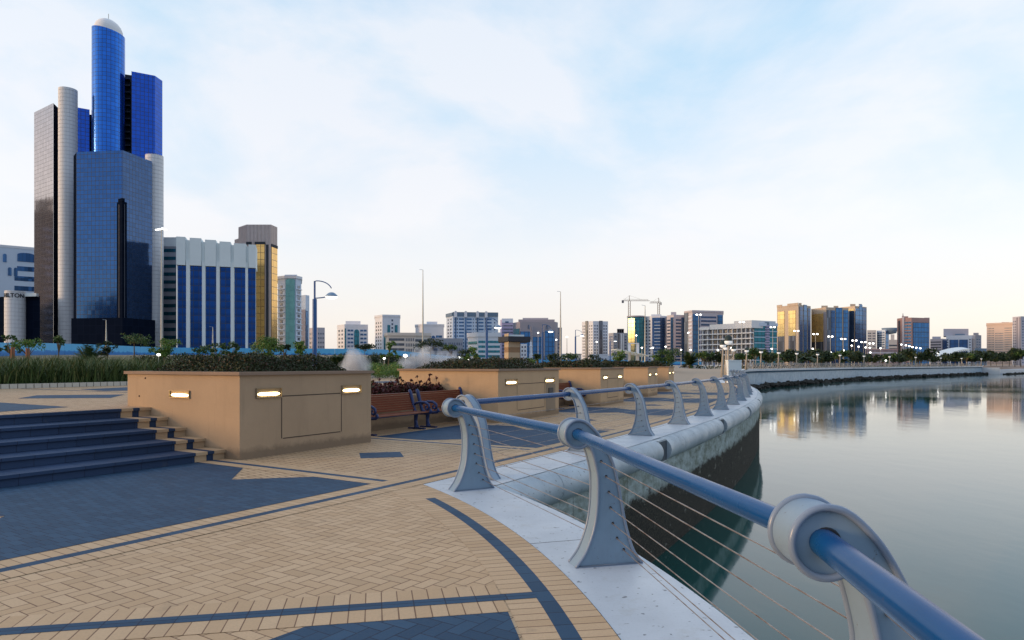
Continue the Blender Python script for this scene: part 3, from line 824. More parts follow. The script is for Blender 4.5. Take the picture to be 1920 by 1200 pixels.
farr = thing('railing', 'second railing of repeated fin posts curving away along the long promenade edge', 'railing', (0, 0, 0))
near_pos = []; 
for k, t in enumerate([28.5, 14.1, .35, -14.0, -28.4, -42.6, -56.8, -71]):
    c, s_ = math.cos(R(t)), math.sin(R(t)); near_pos.append((Pc(13.975 if k < 2 else 14.03, t), R(t)))
far_pos = [(F(s, 154.90), PH0+s/155.0) for s in [-6.70]+[-3.27+3.27*i for i in range(16)]]
P0 = make_post(nearr)
def rail_run(root, poss, first=None):
    hp = []; cabs = [[] for _ in CAB]
    for i, (p, a) in enumerate(poss):
        o = first if (first is not None and i == 0) else copy_tree(P0, root)
        o.location = p; o.rotation_euler = (0, 0, a)
        c, s_ = math.cos(a), math.sin(a)
        hp.append((p[0]+c*HC[0], p[1]+s_*HC[0], HC[1]))
        for k, (u, v) in enumerate(CAB): cabs[k].append((p[0]+c*u, p[1]+s_*u, v))
    for a, b in zip(hp[:-1], hp[1:]):
        mb = MB(); mb.tube([a, b], .043, 24); mb.build('handrail', M_rail, root, auto=40)
    for cb in cabs:
        mb = MB(); mb.tube(cb, .0034, 6); mb.build('cable', M_cable, root, smooth=True)
rail_run(nearr, near_pos, P0); rail_run(farr, far_pos)

# ================================================================ planters and alcoves
PL = [(-7.35, -4.10), (1.20, 5.40), (9.70, 13.05), (18.1, 20.9), (25.4, 28.6)]
RI, RO, PT = 147.15, 150.5, 1.47
plabels = ['nearest beige rendered planter beside the blue steps with three lit recessed lights',
           'second beige planter from the steps with a small service panel at its right edge',
           'third beige planter from the steps behind the second alcove',
           'fourth beige planter from the steps further along the promenade', 'farthest beige planter at the end of the row']
def linef(a, b, t): return tuple(a[i]+(b[i]-a[i])*t for i in range(len(a)))
planters = []
for i, (s0, s1) in enumerate(PL):
    c00, c10, c11, c01 = F(s0, RO), F(s1, RO), F(s1, RI), F(s0, RI)
    t = thing('planter', plabels[i], 'planter', F((s0+s1)/2, 148.8, 0), group='beige planters along the promenade')
    planters.append(t); w_ = .22
    fp = [c00[:2], c10[:2], c11[:2], c01[:2]]
    cx_, cy_ = sum(p[0] for p in fp)/4, sum(p[1] for p in fp)/4
    def ins(d_): 
        out = []
        for p in fp:
            l = math.hypot(p[0]-cx_, p[1]-cy_); out.append((p[0]+(cx_-p[0])*d_/l*1.41, p[1]+(cy_-p[1])*d_/l*1.41))
        return out
    mb = MB(); mb.prism(fp, 0, PT-.055, top=False); mb.build('wall', M_stucco if i == 0 else M_stucco2, t)
    mb = MB(); o_ = ins(-.05); n_ = ins(.24)
    for k in range(4):
        a, b, c_, d_ = o_[k], o_[(k+1) % 4], n_[(k+1) % 4], n_[k]
        mb.quadv(a, b, PT-.055, PT); mb.quadv(d_, c_, PT-.25, PT)
        mb.face([(*a, PT), (*b, PT), (*c_, PT), (*d_, PT)], [a, b, c_, d_]); mb.face([(*a, PT-.055), (*b, PT-.055), (*fp[(k+1) % 4], PT-.055), (*fp[k], PT-.055)])
    mb.build('cap', M_cap, t)
    mb = MB(); n2_ = ins(.23); mb.face([(*p, PT-.07) for p in n2_]); mb.build('soil', M_soil, t)
    # fittings: on the front face, and on the first planter's left face
    def fitting(A, B, f0, f1, za, zb):
        nrm = Vector((B[1]-A[1], -(B[0]-A[0]), 0)).normalized()
        if nrm.dot(Vector((cx_-A[0], cy_-A[1], 0))) > 0: nrm = -nrm
        def P(f, z, o): q = linef(A, B, f); return (q[0]+nrm.x*o, q[1]+nrm.y*o, z)
        fw = .012/math.dist(A, B)*1.0
        fm = MB(); bt = .014
        def bx(m_, fa, fb, z0, z1, o0, o1):
            v = [P(fa, z0, o0), P(fb, z0, o0), P(fb, z1, o0), P(fa, z1, o0), P(fa, z0, o1), P(fb, z0, o1), P(fb, z1, o1), P(fa, z1, o1)]
            m_.mesh(v, [(4, 5, 6, 7), (0, 1, 5, 4), (1, 2, 6, 5), (2, 3, 7, 6), (3, 0, 4, 7)])
        bx(fm, f0, f1, za, zb, 0, .004)
        bx(fm, f0, f1, zb-bt, zb, .004, .03); bx(fm, f0, f1, za, za+bt, .004, .03)
        bx(fm, f0, f0+fw, za+bt, zb-bt, .004, .03); bx(fm, f1-fw, f1, za+bt, zb-bt, .004, .03)
        fo = fm.build('recessed_light', M_lampfix, t)
        lm = MB(); zc = za+(zb-za)*.38; zr = (zb-za)*.17; fl = (f1-f0)
        n_s = 14
        ring0 = []; 
        prof = [(0, -1), (.35, -.7), (.5, 0), (.35, .7), (0, 1)]
        for j in range(n_s+1):
            tt = j/n_s; e_ = math.sqrt(max(0, 1-abs(2*tt-1)**5)); ff = f0+fl*(.06+.88*tt)
            ring0.append([P(ff, zc+zr*q[1]*max(e_, .15), .006+.026*q[0]*2*max(e_, .1)) for q in prof])
        vs = [v for r_ in ring0 for v in r_]; m5 = len(prof)
        lm.mesh(vs, [(j*m5+k, (j+1)*m5+k, (j+1)*m5+k+1, j*m5+k+1) for j in range(n_s) for k in range(m5-1)])
        lm.build('lens', M_lens, fo, smooth=True)
    def groove(A, B, segs_):
        nrm = Vector((B[1]-A[1], -(B[0]-A[0]), 0)).normalized()
        if nrm.dot(Vector((cx_-A[0], cy_-A[1], 0))) > 0: nrm = -nrm
        m_ = MB()
        for fa, za, fb, zb in segs_:
            def P(f, z): q = linef(A, B, f); return (q[0]+nrm.x*.003, q[1]+nrm.y*.003, z)
            if abs(fa-fb) < 1e-6:
                h = .009/math.dist(A, B); m_.face([P(fa-h, za), P(fa+h, za), P(fa+h, zb), P(fa-h, zb)])
            else: m_.face([P(fa, za-.009), P(fb, za-.009), P(fb, za+.009), P(fa, za+.009)])
        m_.build('panel_groove', M_groove, t)
    A, B = c00, c10
    fitting(A, B, .10, .272, 1.02, 1.19); fitting(A, B, .735, .905, 1.02, 1.19)
    groove(A, B, [(.278, 1.035, .728, 1.035), (.275, .285, .275, 1.01), (.735, .285, .735, 1.01), (.284, .285, .726, .285)])
    if i == 0:
        A, B = F(s0, RO), F(s0, RI); L = math.dist(A, B); fitting(A, B, 1.36/L, 1.96/L, .995, 1.135)
        m_ = MB()
        for z_, f_ in ((1.34, 2.75/L), (1.0, 2.95/L)):
            q = linef(A, B, f_); m_.blob((q[0], q[1], z_), .018, .018, .018, 8, 5)
        m_.build('bolt_hole', M_groove, t)
    if i == 1:
        m_ = MB(); A2, B2 = c00, c10
        nrm = Vector((B2[1]-A2[1], -(B2[0]-A2[0]), 0)).normalized()
        if nrm.dot(Vector((cx_-A2[0], cy_-A2[1], 0))) > 0: nrm = -nrm
        def P(f, z, o): q = linef(A2, B2, f); return (q[0]+nrm.x*o, q[1]+nrm.y*o, z)
        m_.mesh([P(.755, .12, .006), P(.93, .12, .006), P(.93, .98, .006), P(.755, .98, .006)], [(0, 1, 2, 3)])
        m_.build('service_panel', stucco('service_panel', (.33, .25, .17)), t)
        groove(A2, B2, [])
        m_ = MB(); m_.mesh([P(.80, .66, .03), P(.88, .66, .03), P(.88, .86, .03), P(.80, .86, .03), P(.80, .66, .0), P(.88, .66, .0), P(.88, .86, .0), P(.80, .86, .0)],
                           [(0, 1, 2, 3), (0, 1, 5, 4), (1, 2, 6, 5), (2, 3, 7, 6), (3, 0, 4, 7)]); m_.build('control_box', M_hole, t)
# alcove seat walls with low planting
alc = [(PL[0][1], PL[1][0]), (PL[1][1], PL[2][0]), (PL[2][1], PL[3][0]), (PL[3][1], PL[4][0])]
al = ['low wall behind the nearest pair of benches', 'low wall in the second bench alcove', 'low wall in the third bench alcove', 'low wall in the farthest bench alcove']
for i, (a, b) in enumerate(alc):
    mb = MB(); a += .01; b -= .01
    mb.prism([F(a, 149.05)[:2], F(b, 149.05)[:2], F(b, 148.8)[:2], F(a, 148.8)[:2]], 0, .82)
    tag(mb.build('alcove_wall', M_stucco, org=F((a+b)/2, 148.9)), al[i]+', beige render between two planters', 'low wall', 'low walls at the back of the bench alcoves')

# ================================================================ benches
def make_bench(name, label, loc, rz):
    t = thing(name, label, 'bench', loc, rz, 'wooden benches in the alcoves'); L = 1.92
    # local x along the bench, -y to the front
    mb = MB()
    for k in range(6):
        y = -.30+k*.078; z = .43-.012*math.sin(k/5*math.pi); mb.bar((-L/2, y, z), (L/2, y, z), .062, .028)
    mb.build('seat', M_wood, t, world=False)
    mb = MB()
    for k in range(8):
        z = .50+k*.053; y = .14+.13*(k/7)+.02*math.sin(k/7*3.1); mb.bar((-L/2, y, z), (L/2, y, z), .022, .045, up=(0, -.25, 1))
    mb.build('backrest', M_wood, t, world=False)
    for sx in (-1, 1):
        x = sx*(L/2+.03); m_ = MB()
        m_.tube([(x, .31, .95), (x, .29, .93), (x, .26, .86), (x, .20, .66), (x, .155, .52), (x, .12, .42), (x, .02, .385), (x, -.2, .385), (x, -.33, .40), (x, -.375, .44), (x, -.36, .475), (x, -.325, .468)], [.036, .048, .050, .046, .044, .044, .036, .036, .038, .038, .032, .022], 10)
        m_.build('end_frame', M_iron, t, world=False, smooth=True)
        m_ = MB(); 
        m_.tube([(x, .16, .58), (x, .08, .635), (x, -.06, .66), (x, -.20, .655), (x, -.30, .60), (x, -.315, .53), (x, -.265, .48), (x, -.205, .50), (x, -.20, .555), (x, -.24, .575)], [.025, .03, .033, .034, .034, .032, .03, .028, .024, .018], 10)
        m_.build('armrest', M_iron, t, world=False, smooth=True)
        xl = sx*(L/2-.06)
        m_ = MB(); m_.tube([(xl, .02, .39), (xl, .03, .22), (xl, .02, .10), (xl, .0, .03)], [.06, .045, .05, .07], 10)
        m_.bar((xl, -.25, .018), (xl, .25, .018), .08, .036); m_.build('leg', M_iron, t, world=False, smooth=False)
    m_ = MB(); m_.bar((-L/2, -.1, .385), (L/2, -.1, .385), .05, .035); m_.build('under_rail', M_iron, t, world=False)
    return t
def face_out(s): return PH0+s/155.0+math.pi/2   # local -y points to the water
b0 = make_bench('bench', 'brown slatted bench with blue iron ends right beside the nearest planter', F(-2.2, 149.55), face_out(-2.2))
blist = [(.17, 'brown slatted bench with blue iron ends, right one of the nearest pair'), (6.5, 'brown slatted bench beside the second planter seen behind the handrail'),
         (8.6, 'brown slatted bench against the left face of the third planter'), (14.6, 'brown slatted bench in the third alcove, nearly hidden behind the posts'), (22.4, 'brown slatted bench in the farthest alcove')]
for s, lab in blist:
    if lab is None: continue
    c = copy_tree(b0); place(c, F(s, 149.55), face_out(s), 1, lab)

# ================================================================ plants
def leaf(mb, c, s, k=1.0, up_=.3):
    a = Vector((random.gauss(0, 1), random.gauss(0, 1), random.gauss(0, 1)+up_)).normalized()
    b = a.cross(Vector((random.gauss(0, 1), random.gauss(0, 1), random.gauss(0, 1)))).normalized(); d_ = a.cross(b)
    c = Vector(c); l = s*random.uniform(.7, 1.3); w2 = l*.32*k
    mb.face([c-b*l*.5, c+d_*w2, c+b*l*.5, c-d_*w2])
def clump(mb, c, r, n, s, k=1.0):
    for _ in range(n):
        v = Vector((random.gauss(0, 1), random.gauss(0, 1), random.gauss(0, 1))); v.normalize(); v *= r*(random.random()**.45)
        leaf(mb, (c[0]+v.x, c[1]+v.y, c[2]+v.z*.75), s, k)
def bed(mb, fn, n, hfun, s, k=1.0):
    for _ in range(n):
        u, v = random.random(), random.random(); x, y, z0 = fn(u, v); h = hfun(u, v, x, y)
        leaf(mb, (x, y, z0+h*(random.random()**.35)), s, k)
hl = ['dark clipped hedge growing on top of the nearest planter', 'dark clipped hedge growing on top of the second planter', 'dark hedge on top of the third planter', 'dark hedge on top of the fourth planter', 'dark hedge on top of the farthest planter']
for i, (s0, s1) in enumerate(PL):
    mb = MB(); nn = [26000, 14000, 8000, 6000, 5000][i]; ls = [.035, .045, .06, .07, .08][i]
    def fn(u, v, s0=s0, s1=s1): return F(s0+.3+(s1-s0-.6)*u, RI+.3+(RO-RI-.6)*v, PT-.08)
    def hf(u, v, x, y):
        e_ = min(u, 1-u, v, 1-v); return min(1, e_*6+.15)*(.34+.16*noise.noise(Vector((x*1.1, y*1.1, 3)))+.10*noise.noise(Vector((x*3, y*3, 5))))
    bed(mb, fn, nn, hf, ls, 1.3)
    tag(mb.build('hedge', M_leafg, org=F((s0+s1)/2, 148.8, PT-.08)), hl[i], 'hedge', kind='stuff')
rl = ['dark red leafy shrubs behind the nearest pair of benches', 'red leafy shrubs behind the bench beside the second planter', 'red leafy shrubs in the third alcove', 'red leafy shrubs in the farthest alcove']
for i, (a, b) in enumerate(alc):
    mb = MB(); q = [90, 60, 30, 24][i]; ls = [.06, .07, .09, .1][i]
    for _ in range(q):
        s = random.uniform(a+.1, b-.1); f_ = (s-a)/(b-a); r_ = random.uniform(147.9, 148.75); h = .80+random.uniform(.05, .30)*(1.15-.5*f_)
        x, y, z = F(s, r_, h)
        clump(mb, (x, y, z), random.uniform(.10, .22), 95, ls, 1.4)
        if random.random() < .5:
            tip = (x+random.uniform(-.1, .1), y+random.uniform(-.1, .1), z+random.uniform(.1, .30)); mb.tube([(x, y, z-.1), tip], .004, 3); clump(mb, tip, .05, 14, ls, 1.2)
    if i == 0:
        x, y, z = F(.35, 148.6, .95); mb.tube([(x, y, z-.1), (x+.08, y, z+.15), (x+.18, y, z+.32)], .012, 4); clump(mb, (x+.19, y, z+.36), .05, 40, .05)
    tag(mb.build('red_shrubs', M_leafr, org=F((a+b)/2, 148.4, .8)), rl[i], 'shrubs', kind='stuff')
# ornamental grass bed beyond the terrace kerb
def blades(mb, n, fn, h0, h1, w0):
    for _ in range(n):
        x, y, z = fn(); h = random.uniform(h0, h1); a = random.uniform(0, 6.28); l = random.uniform(.1, .8)*h
        dx, dy = math.cos(a)*l, math.sin(a)*l; wx, wy = -math.sin(a+random.uniform(-1, 1))*w0, math.cos(a)*w0
        mb.face([(x-wx, y-wy, z), (x+wx, y+wy, z), (x+dx*.4+wx*.8, y+dy*.4+wy*.8, z+h*.62), (x+dx*.4-wx*.8, y+dy*.4-wy*.8, z+h*.62)])
        mb.face([(x+dx*.4-wx*.8, y+dy*.4-wy*.8, z+h*.62), (x+dx*.4+wx*.8, y+dy*.4+wy*.8, z+h*.62), (x+dx, y+dy, z+h)])
mb = MB()
def gfn():
    s = random.uniform(-26, 4); r_ = 134.4-(random.random()**1.4)*13
    x, y, _ = F(s, r_); return x, y, hland(x, y)
def gh(): pass
blades(mb, 52000, gfn, .35, 1.25, .018)
tag(mb.build('ornamental_grass', M_grass), 'dense tall green grass bed behind the kerb left of the nearest planter', 'grass', kind='stuff')
mb = MB()
def g2():
    s = random.uniform(6, 40); r_ = 134.4-(random.random()**1.3)*12; x, y, _ = F(s, r_); return x, y, hland(x, y) if y < 57 else max(0, hland(x, y))
blades(mb, 9000, g2, .3, .8, .03)
tag(mb.build('ornamental_grass', M_grass), 'low green planting beyond the terrace behind the second and third planters', 'grass', kind='stuff')

# ================================================================ buildings
def ztop(y, D): return EYE+(HY-y)*D/FP
class Bld:
    def __init__(s, name, label, cat, front, ytop, depth=25, wall=W_white, z0=0, group=None, ref=0, zt=None, roof=None):
        s.fr = [Vector((px(p, D), D)) for p, D in front]; s.z0 = z0
        s.zt = zt if zt else ztop(ytop, front[ref][1])
        a, b = s.fr[0], s.fr[-1]
        ba, bb = a+a.normalized()*depth, b+b.normalized()*depth
        s.poly = [tuple(v) for v in s.fr]+[tuple(bb), tuple(ba)]
        c = sum(s.fr, Vector((0, 0)))/len(s.fr)
        s.t = thing(name, label, cat, (c.x, c.y, z0), group=group); s.wins = []
        if wall:
            mb = MB(); mb.prism(s.poly, z0, s.zt); mb.build('wall', wall, s.t)
        s.H = s.zt-z0
    def seg(s, i):
        a, b = s.fr[i], s.fr[i+1]; d_ = b-a; n_ = Vector((d_.y, -d_.x)).normalized()
        if n_.dot(-(a+b)) < 0: n_ = -n_
        return a, b, n_
    def slab(s, i, f0, f1, za, zb, out, mb, back=.05, m=0):
        a, b, n_ = s.seg(i); P = a.lerp(b, f0); Q_ = a.lerp(b, f1); L = (b-a).length
        p0, p1 = P-n_*back, Q_-n_*back; q0, q1 = P+n_*out, Q_+n_*out
        mb.face([(*q0, za), (*q1, za), (*q1, zb), (*q0, zb)], [(f0*L, za), (f1*L, za), (f1*L, zb), (f0*L, zb)], m)
        mb.face([(*p0, za), (*q0, za), (*q0, zb), (*p0, zb)], None, m); mb.face([(*q1, za), (*p1, za), (*p1, zb), (*q1, zb)], None, m)
        mb.face([(*p0, zb), (*q0, zb), (*q1, zb), (*p1, zb)], None, m); mb.face([(*p0, za), (*p1, za), (*q1, za), (*q0, za)], None, m)
    def Z(s, v): return s.z0+v*s.H
    def bands(s, i, f0, f1, v0, v1, n, fr_, mat, out=.10, name='window_band'):
        h = (s.Z(v1)-s.Z(v0))/n
        for k in range(n):
            za = s.Z(v0)+h*k+h*(1-fr_)*.5; s.wins.append((i, f0, f1, za, za+h*fr_, out, mat, name))
    def cells(s, i, f0, f1, v0, v1, nx, ny, fx, fy, mat, out=.10, name='window'):
        h = (s.Z(v1)-s.Z(v0))/ny; w_ = (f1-f0)/nx
        for k in range(ny):
            za = s.Z(v0)+h*k+h*(1-fy)*.5
            for j in range(nx): fa = f0+w_*j+w_*(1-fx)*.5; s.wins.append((i, fa, fa+w_*fx, za, za+h*fy, out, mat, name))
    def solid(s, i, f0, f1, v0, v1, mat, out=.4, name='pier', back=.05):
        mb = MB(); s.slab(i, f0, f1, s.Z(v0), s.Z(v1), out, mb, back); return mb.build(name, mat, s.t)
    def ledges(s, i, f0, f1, v0, v1, n, th, mat, out=.9, name='balcony'):
        h = (s.Z(v1)-s.Z(v0))/n
        for k in range(n): za = s.Z(v0)+h*k; s.wins.append((i, f0, f1, za, za+h*th, out, mat, name))
    def arch(s, i, fc, fw, v0, v1, mat, out=.25, name='arched_window', ry=1.0):
        a, b, n_ = s.seg(i); L = (b-a).length; r = fw*L/2; mb = MB(); d_ = (b-a).normalized(); c = a+d_*fc*L+n_*out; z1 = s.Z(v1)-r*ry
        P = [(-r, s.Z(v0)), (r, s.Z(v0))]+[(r*math.cos(R(t)), z1+r*ry*math.sin(R(t))) for t in range(0, 181, 18)]
        mb.face([(c.x+d_.x*u, c.y+d_.y*u, z) for u, z in P], [(u, z) for u, z in P])
        c2 = c-n_*(out+.02)
        for k in range(len(P)):
            p, q = P[k], P[(k+1) % len(P)]
            mb.face([(c.x+d_.x*p[0], c.y+d_.y*p[0], p[1]), (c.x+d_.x*q[0], c.y+d_.y*q[0], q[1]), (c2.x+d_.x*q[0], c2.y+d_.y*q[0], q[1]), (c2.x+d_.x*p[0], c2.y+d_.y*p[0], p[1])])
        return mb.build(name, mat, s.t)
    def block(s, p0, p1, ya, yb, D, dep, mat, name='rooftop_block'):
        mb = MB(); P = [(px(p0, D), D), (px(p1, D), D), (px(p1, D)*(1+dep/D), D+dep), (px(p0, D)*(1+dep/D), D+dep)]
        mb.prism(P, min(ztop(yb, D), s.zt-.3), ztop(ya, D)); return mb.build(name, mat, s.t)
    def parapet(s, mat, h=1.2, out=.5):
        c = Vector((sum(p[0] for p in s.poly)/len(s.poly), sum(p[1] for p in s.poly)/len(s.poly)))
        P = [tuple(c+(Vector(p)-c)*(1+out/max(6, (Vector(p)-c).length))) for p in s.poly]
        mb = MB(); mb.prism(P, s.zt-h*.4, s.zt+h*.6, bot=True); mb.build('parapet', mat, s.t)
    def done(s):
        W_ = s.wins
        if len(W_) > 100:
            W_ = sorted(W_, key=lambda q: -(q[2]-q[1])*(q[4]-q[3])); rest = W_[100:]; W_ = W_[:100]
            by = {}
            for q in rest: by.setdefault((q[7], q[6].name), []).append(q)
            for (nm, _), L in by.items():
                mb = MB()
                for q in L: s.slab(*q[:5], q[5], mb)
                tag(mb.build(nm, L[0][6], s.t), kind='stuff')
        for q in W_:
            mb = MB(); s.slab(*q[:5], q[5], mb); mb.build(q[7], q[6], s.t)
        return s.t
def cyl(root, name, mat, p, D, r, z0, z1, n=32, prof=None, auto=40):
    mb = MB(); mb.lathe(prof or [(r, z0), (r, z1), (.01, z1+.001)], (px(p, D), D, 0), n); return mb.build(name, mat, root, auto=auto)
def pris(root, name, mat, pts, z0, z1, dep=14):
    f = [Vector((px(p, D), D)) for p, D in pts]; a, b = f[0], f[-1]
    P = [tuple(v) for v in f]+[tuple(b+b.normalized()*dep), tuple(a+a.normalized()*dep)]
    mb = MB(); mb.prism(P, z0, z1); return mb.build(name, mat, root)

# --- the tall blue tower with its white cylinders
tw = thing('glass_tower', 'tallest blue glass tower with round shaft, white dome and two white cylinders', 'tower', (px(205, 322), 322, 0))
D0 = 318
pris(tw, 'side_wing', [G_pink], [(64, 330), (100, 318)], 0, ztop(193, 318), 18)
pris(tw, 'wing_return', [G_black], [(100.2, 318), (112.5, 326)], 0, ztop(193.6, 318), 10)
cyl(tw, 'white_cylinder', W_tile, 127.5, 317, 3.85, 0, ztop(165, 315))
cyl(tw, 'white_cylinder', W_tile, 289.5, 311, 3.75, 0, ztop(292.5, 311))
pris(tw, 'blue_block', [G_deep], [(143, 323), (168, 326)], 0, ztop(201, 323), 12)
rc = pris(tw, 'recess', [W_dark], [(167, 332), (192, 334)], 0, ztop(216, 333), 8)
rc2 = pris(tw, 'recess', [W_dark], [(226, 330), (248, 332)], 0, ztop(138, 330), 8)
for rcx, p0, p1, y0, y1, DD in ((rc, 169, 178, 226, 282, 331), (rc2, 233, 244, 146, 290, 329)):
    y = y0; k = 0
    while y < y1:
        pris(rcx, 'floor_slab', [W_dgrey], [(p0, DD), (p1, DD)], ztop(y, DD)-.55, ztop(y, DD), 3); y += 12.5
mb = MB(); r_ = 6.85; c_ = (px(203.5, 322), 322); n_ = 48; zl, zr2 = ztop(48.5, 318), ztop(59.5, 318)
ring = []
for i in range(n_):
    a = 2*math.pi*i/n_; x, y = c_[0]+r_*math.cos(a), c_[1]+r_*math.sin(a); ring.append((x, y, zl+(zr2-zl)*(math.cos(a)+1)/2))
for i in range(n_):
    p, q = ring[i], ring[(i+1) % n_]; u0, u1 = 2*math.pi*r_*i/n_, 2*math.pi*r_*(i+1)/n_
    mb.face([(p[0], p[1], 0), (q[0], q[1], 0), q, p], [(u0, 0), (u1, 0), (u1, q[2]), (u0, p[2])])
mb.face(ring); mb.build('round_shaft', G_cyl, tw, auto=40)
mb = MB(); zm = (zl+zr2)/2
mb.lathe([(6.1, -2.2), (6.15, 0), (5.9, 2.2), (5.2, 4.0), (4.0, 5.4), (2.6, 6.3), (1.2, 6.75), (.01, 6.9)], (c_[0], c_[1], zm-.6), 32)
for i, (x, y, z) in enumerate(mb.v): mb.v[i] = (x, y, z-(x-c_[0])*.13)
mb.build('dome', W_dome, tw, smooth=True)
mb = MB(); mb.tube([(c_[0], c_[1], zm+5.5), (c_[0], c_[1], zm+9)], .15, 6); mb.build('mast', M_mast, tw)
pris(tw, 'right_wing', [G_deep], [(246.5, 322), (290.5, 327), (304.5, 333)], 0, ztop(133.5, 322), 12)
pris(tw, 'front_block', [G_front], [(143, 292.5), (230, 290)], 0, ztop(281.7, 290), 16)
pris(tw, 'front_return', [G_side], [(230.05, 290), (285, 306)], 0, ztop(281.7, 290)-.02, 16)
pris(tw, 'dark_edge', [G_black], [(138, 297), (142.9, 292.6)], 0, ztop(287, 293), 12)
dc = pris(tw, 'dark_column', [G_black], [(219, 286.6), (229, 284.6), (238, 286.5)], 0, ztop(379, 286), 5)
pris(dc, 'dark_column_head', [G_black], [(221.5, 286), (229, 284.4), (234, 285.4)], ztop(379, 286), ztop(372, 285), 4)
pris(dc, 'column_rib', [W_dgrey], [(222.6, 285.6), (223.4, 285.45)], 0, ztop(384, 286), 1)
pris(dc, 'column_rib', [W_dgrey], [(233.2, 285.1), (234, 285.3)], 0, ztop(384, 286), 1)
pris(tw, 'podium', [G_black], [(133.5, 285), (230, 280), (291, 297)], 0, ztop(596, 282), 20)
# --- hotel left
b = Bld('hotel_building', 'white hotel block with arched windows at the left edge behind the tallest tower', 'building', [(-60, 400), (66, 420)], 467, 30, W_paleb, ref=1)
for k, y in enumerate([0, 1, 2, 3, 4, 5, 6]):
    v1 = .845-.083*k
    b.bands(0, .68 if k else .72, .99, v1-.04, v1, 1, 1.0, G_winb)
    if k > 1: b.cells(0, .535, .62, v1-.125, v1-.075, 1, 1, .9, .7, G_winb)
    b.cells(0, .30, .48, v1-.125, v1-.075, 1, 1, .4, .7, G_winb)
b.arch(0, .535, .055, .87, .94, G_winb); b.arch(0, .61, .055, .76, .83, G_winb); b.arch(0, .70, .055, .76, .83, G_winb); b.arch(0, .86, .27, .885, .96, G_winb, ry=.28)
b.parapet(W_white, 1.5, .3); b.done()
# low dark hotel podium with the signed drum
hp = thing('hotel_podium', 'low black glass block with a white signed drum left of the tallest tower', 'building', (px(30, 300), 300, 0))
pris(hp, 'wall', [G_black], [(-60, 312), (13, 306), (75, 304)], 0, ztop(556, 306), 14)
pris(hp, 'canopy', [W_crown], [(46, 303), (68, 302), (72.5, 304)], ztop(556, 303), ztop(550, 303), 16)
dr = cyl(hp, 'drum', W_tile, 28.5, 303, 3.95, 0, ztop(545, 300), 40)
cv = bpy.data.curves.new('drum_letters', 'FONT'); cv.body = 'HILTON'; cv.size = 2.6; cv.extrude = .08; cv.offset = .06; cv.space_character = 1.02
tmp = bpy.data.objects.new('drum_letters_curve', cv); col.objects.link(tmp)
bpy.context.view_layer.update(); dg = bpy.context.evaluated_depsgraph_get(); mt_ = bpy.data.meshes.new_from_object(tmp.evaluated_get(dg)); bpy.data.objects.remove(tmp)
for m_ in [mt_]:
    xs = [v.co.x for v in m_.vertices]; x0, x1 = min(xs), max(xs); cc_ = Vector((px(28.5, 303), 303)); rad = 4.05; base_a = math.atan2(-cc_.y, -cc_.x)-R(13)
    for v in m_.vertices:
        a = base_a+(v.co.x-(x0+x1)/2)*.92/rad; rr_ = rad+v.co.z
        v.co = (cc_.x+rr_*math.cos(a)-ORG[hp.name].x, cc_.y+rr_*math.sin(a)-ORG[hp.name].y, ztop(557.5, 300)+v.co.y*.98)
m_.materials.append(W_dark)
lo = bpy.data.objects.new('drum_letters', m_); col.objects.link(lo); lo.parent = hp
# --- slim grey building
b = Bld('office_building', 'slim grey office block with stacked window bands right of the tallest tower', 'building', [(304, 330), (331, 330)], 445, 24, W_grey)
b.bands(0, .05, .95, .02, .93, 15, .42, G_teal2); b.solid(0, .0, .08, 0, 1.0, W_paleb, .5); b.solid(0, 0, 1, .93, 1.0, W_crown, .3, 'cornice'); b.done()
# --- blue and white finned office
b = Bld('finned_office', 'wide office block of navy glass strips between white fins under a white crown', 'building', [(331.5, 300), (480, 310)], 488, 30, W_crown)
b.zt_ = b.zt
L = [(333.5, 349), (356.5, 378), (385, 404.5), (411.5, 431.5), (439, 459.5), (465, 479)]
f = lambda p: (p-331.5)/(480-331.5)
for p0, p1 in L:
    mb = MB(); b.slab(0, f(p0), f(p1), 0, b.zt-.6, .1, mb); b_ = mb.build('glass_strip', G_fin, b.t)
edges_ = [331.5]+[349, 356.5, 378, 385, 404.5, 411.5, 431.5, 439, 459.5, 465]+[480]
for k in range(0, 11, 2)[1:] if False else [1, 3, 5, 7, 9]: b.solid(0, f(edges_[k]+.4), f(edges_[k+1]-.4), 0, 1.0, W_crown, 1.5, 'fin')
cr = [(331.5, 348, 447), (348, 356, 452), (356, 377, 448), (377, 384, 454), (384, 404.5, 450), (404.5, 411, 455), (411, 432, 452), (432, 438, 457), (438, 461, 454), (461, 466, 458.5), (466, 480, 455)]
zb_ = ztop(485, 303)
for k, (p0, p1, y) in enumerate(cr):
    mb = MB(); b.slab(0, f(p0)+.0004, f(p1)-.0004, b.zt-2.2, ztop(y, 303), 1.8 if k % 2 == 0 else .9, mb, back=12); mb.build('crown_panel', W_crown, b.t)
b.done()
# --- brown ribbed tower
b = Bld('ribbed_tower', 'brown ribbed concrete tower with two gold glass strips behind the finned office', 'tower', [(447, 352), (462, 345), (508, 345), (520, 352)], 421, 20, W_rib, ref=1)
b.solid(0, -.5, 0.0, 0, .92, W_rib, .0, 'side_wing', 12)
def gp(i, p0, p1, pa, pb): pass
b.solid(1, .375, .745, 0, .86, G_gold, .35, 'gold_strip'); b.solid(1, .80, .90, 0, .86, W_dark, .12, 'dark_slot')
b.solid(2, .0, .92, 0, .845, G_gold, .35, 'gold_strip')
b.solid(1, .35, .77, .86, .878, W_dark, .5, 'strip_head'); b.solid(2, .0, .95, .845, .865, W_dark, .5, 'strip_head'); b.solid(1, .0, .22, .86, .878, W_dark, .5, 'strip_head')
b.done()
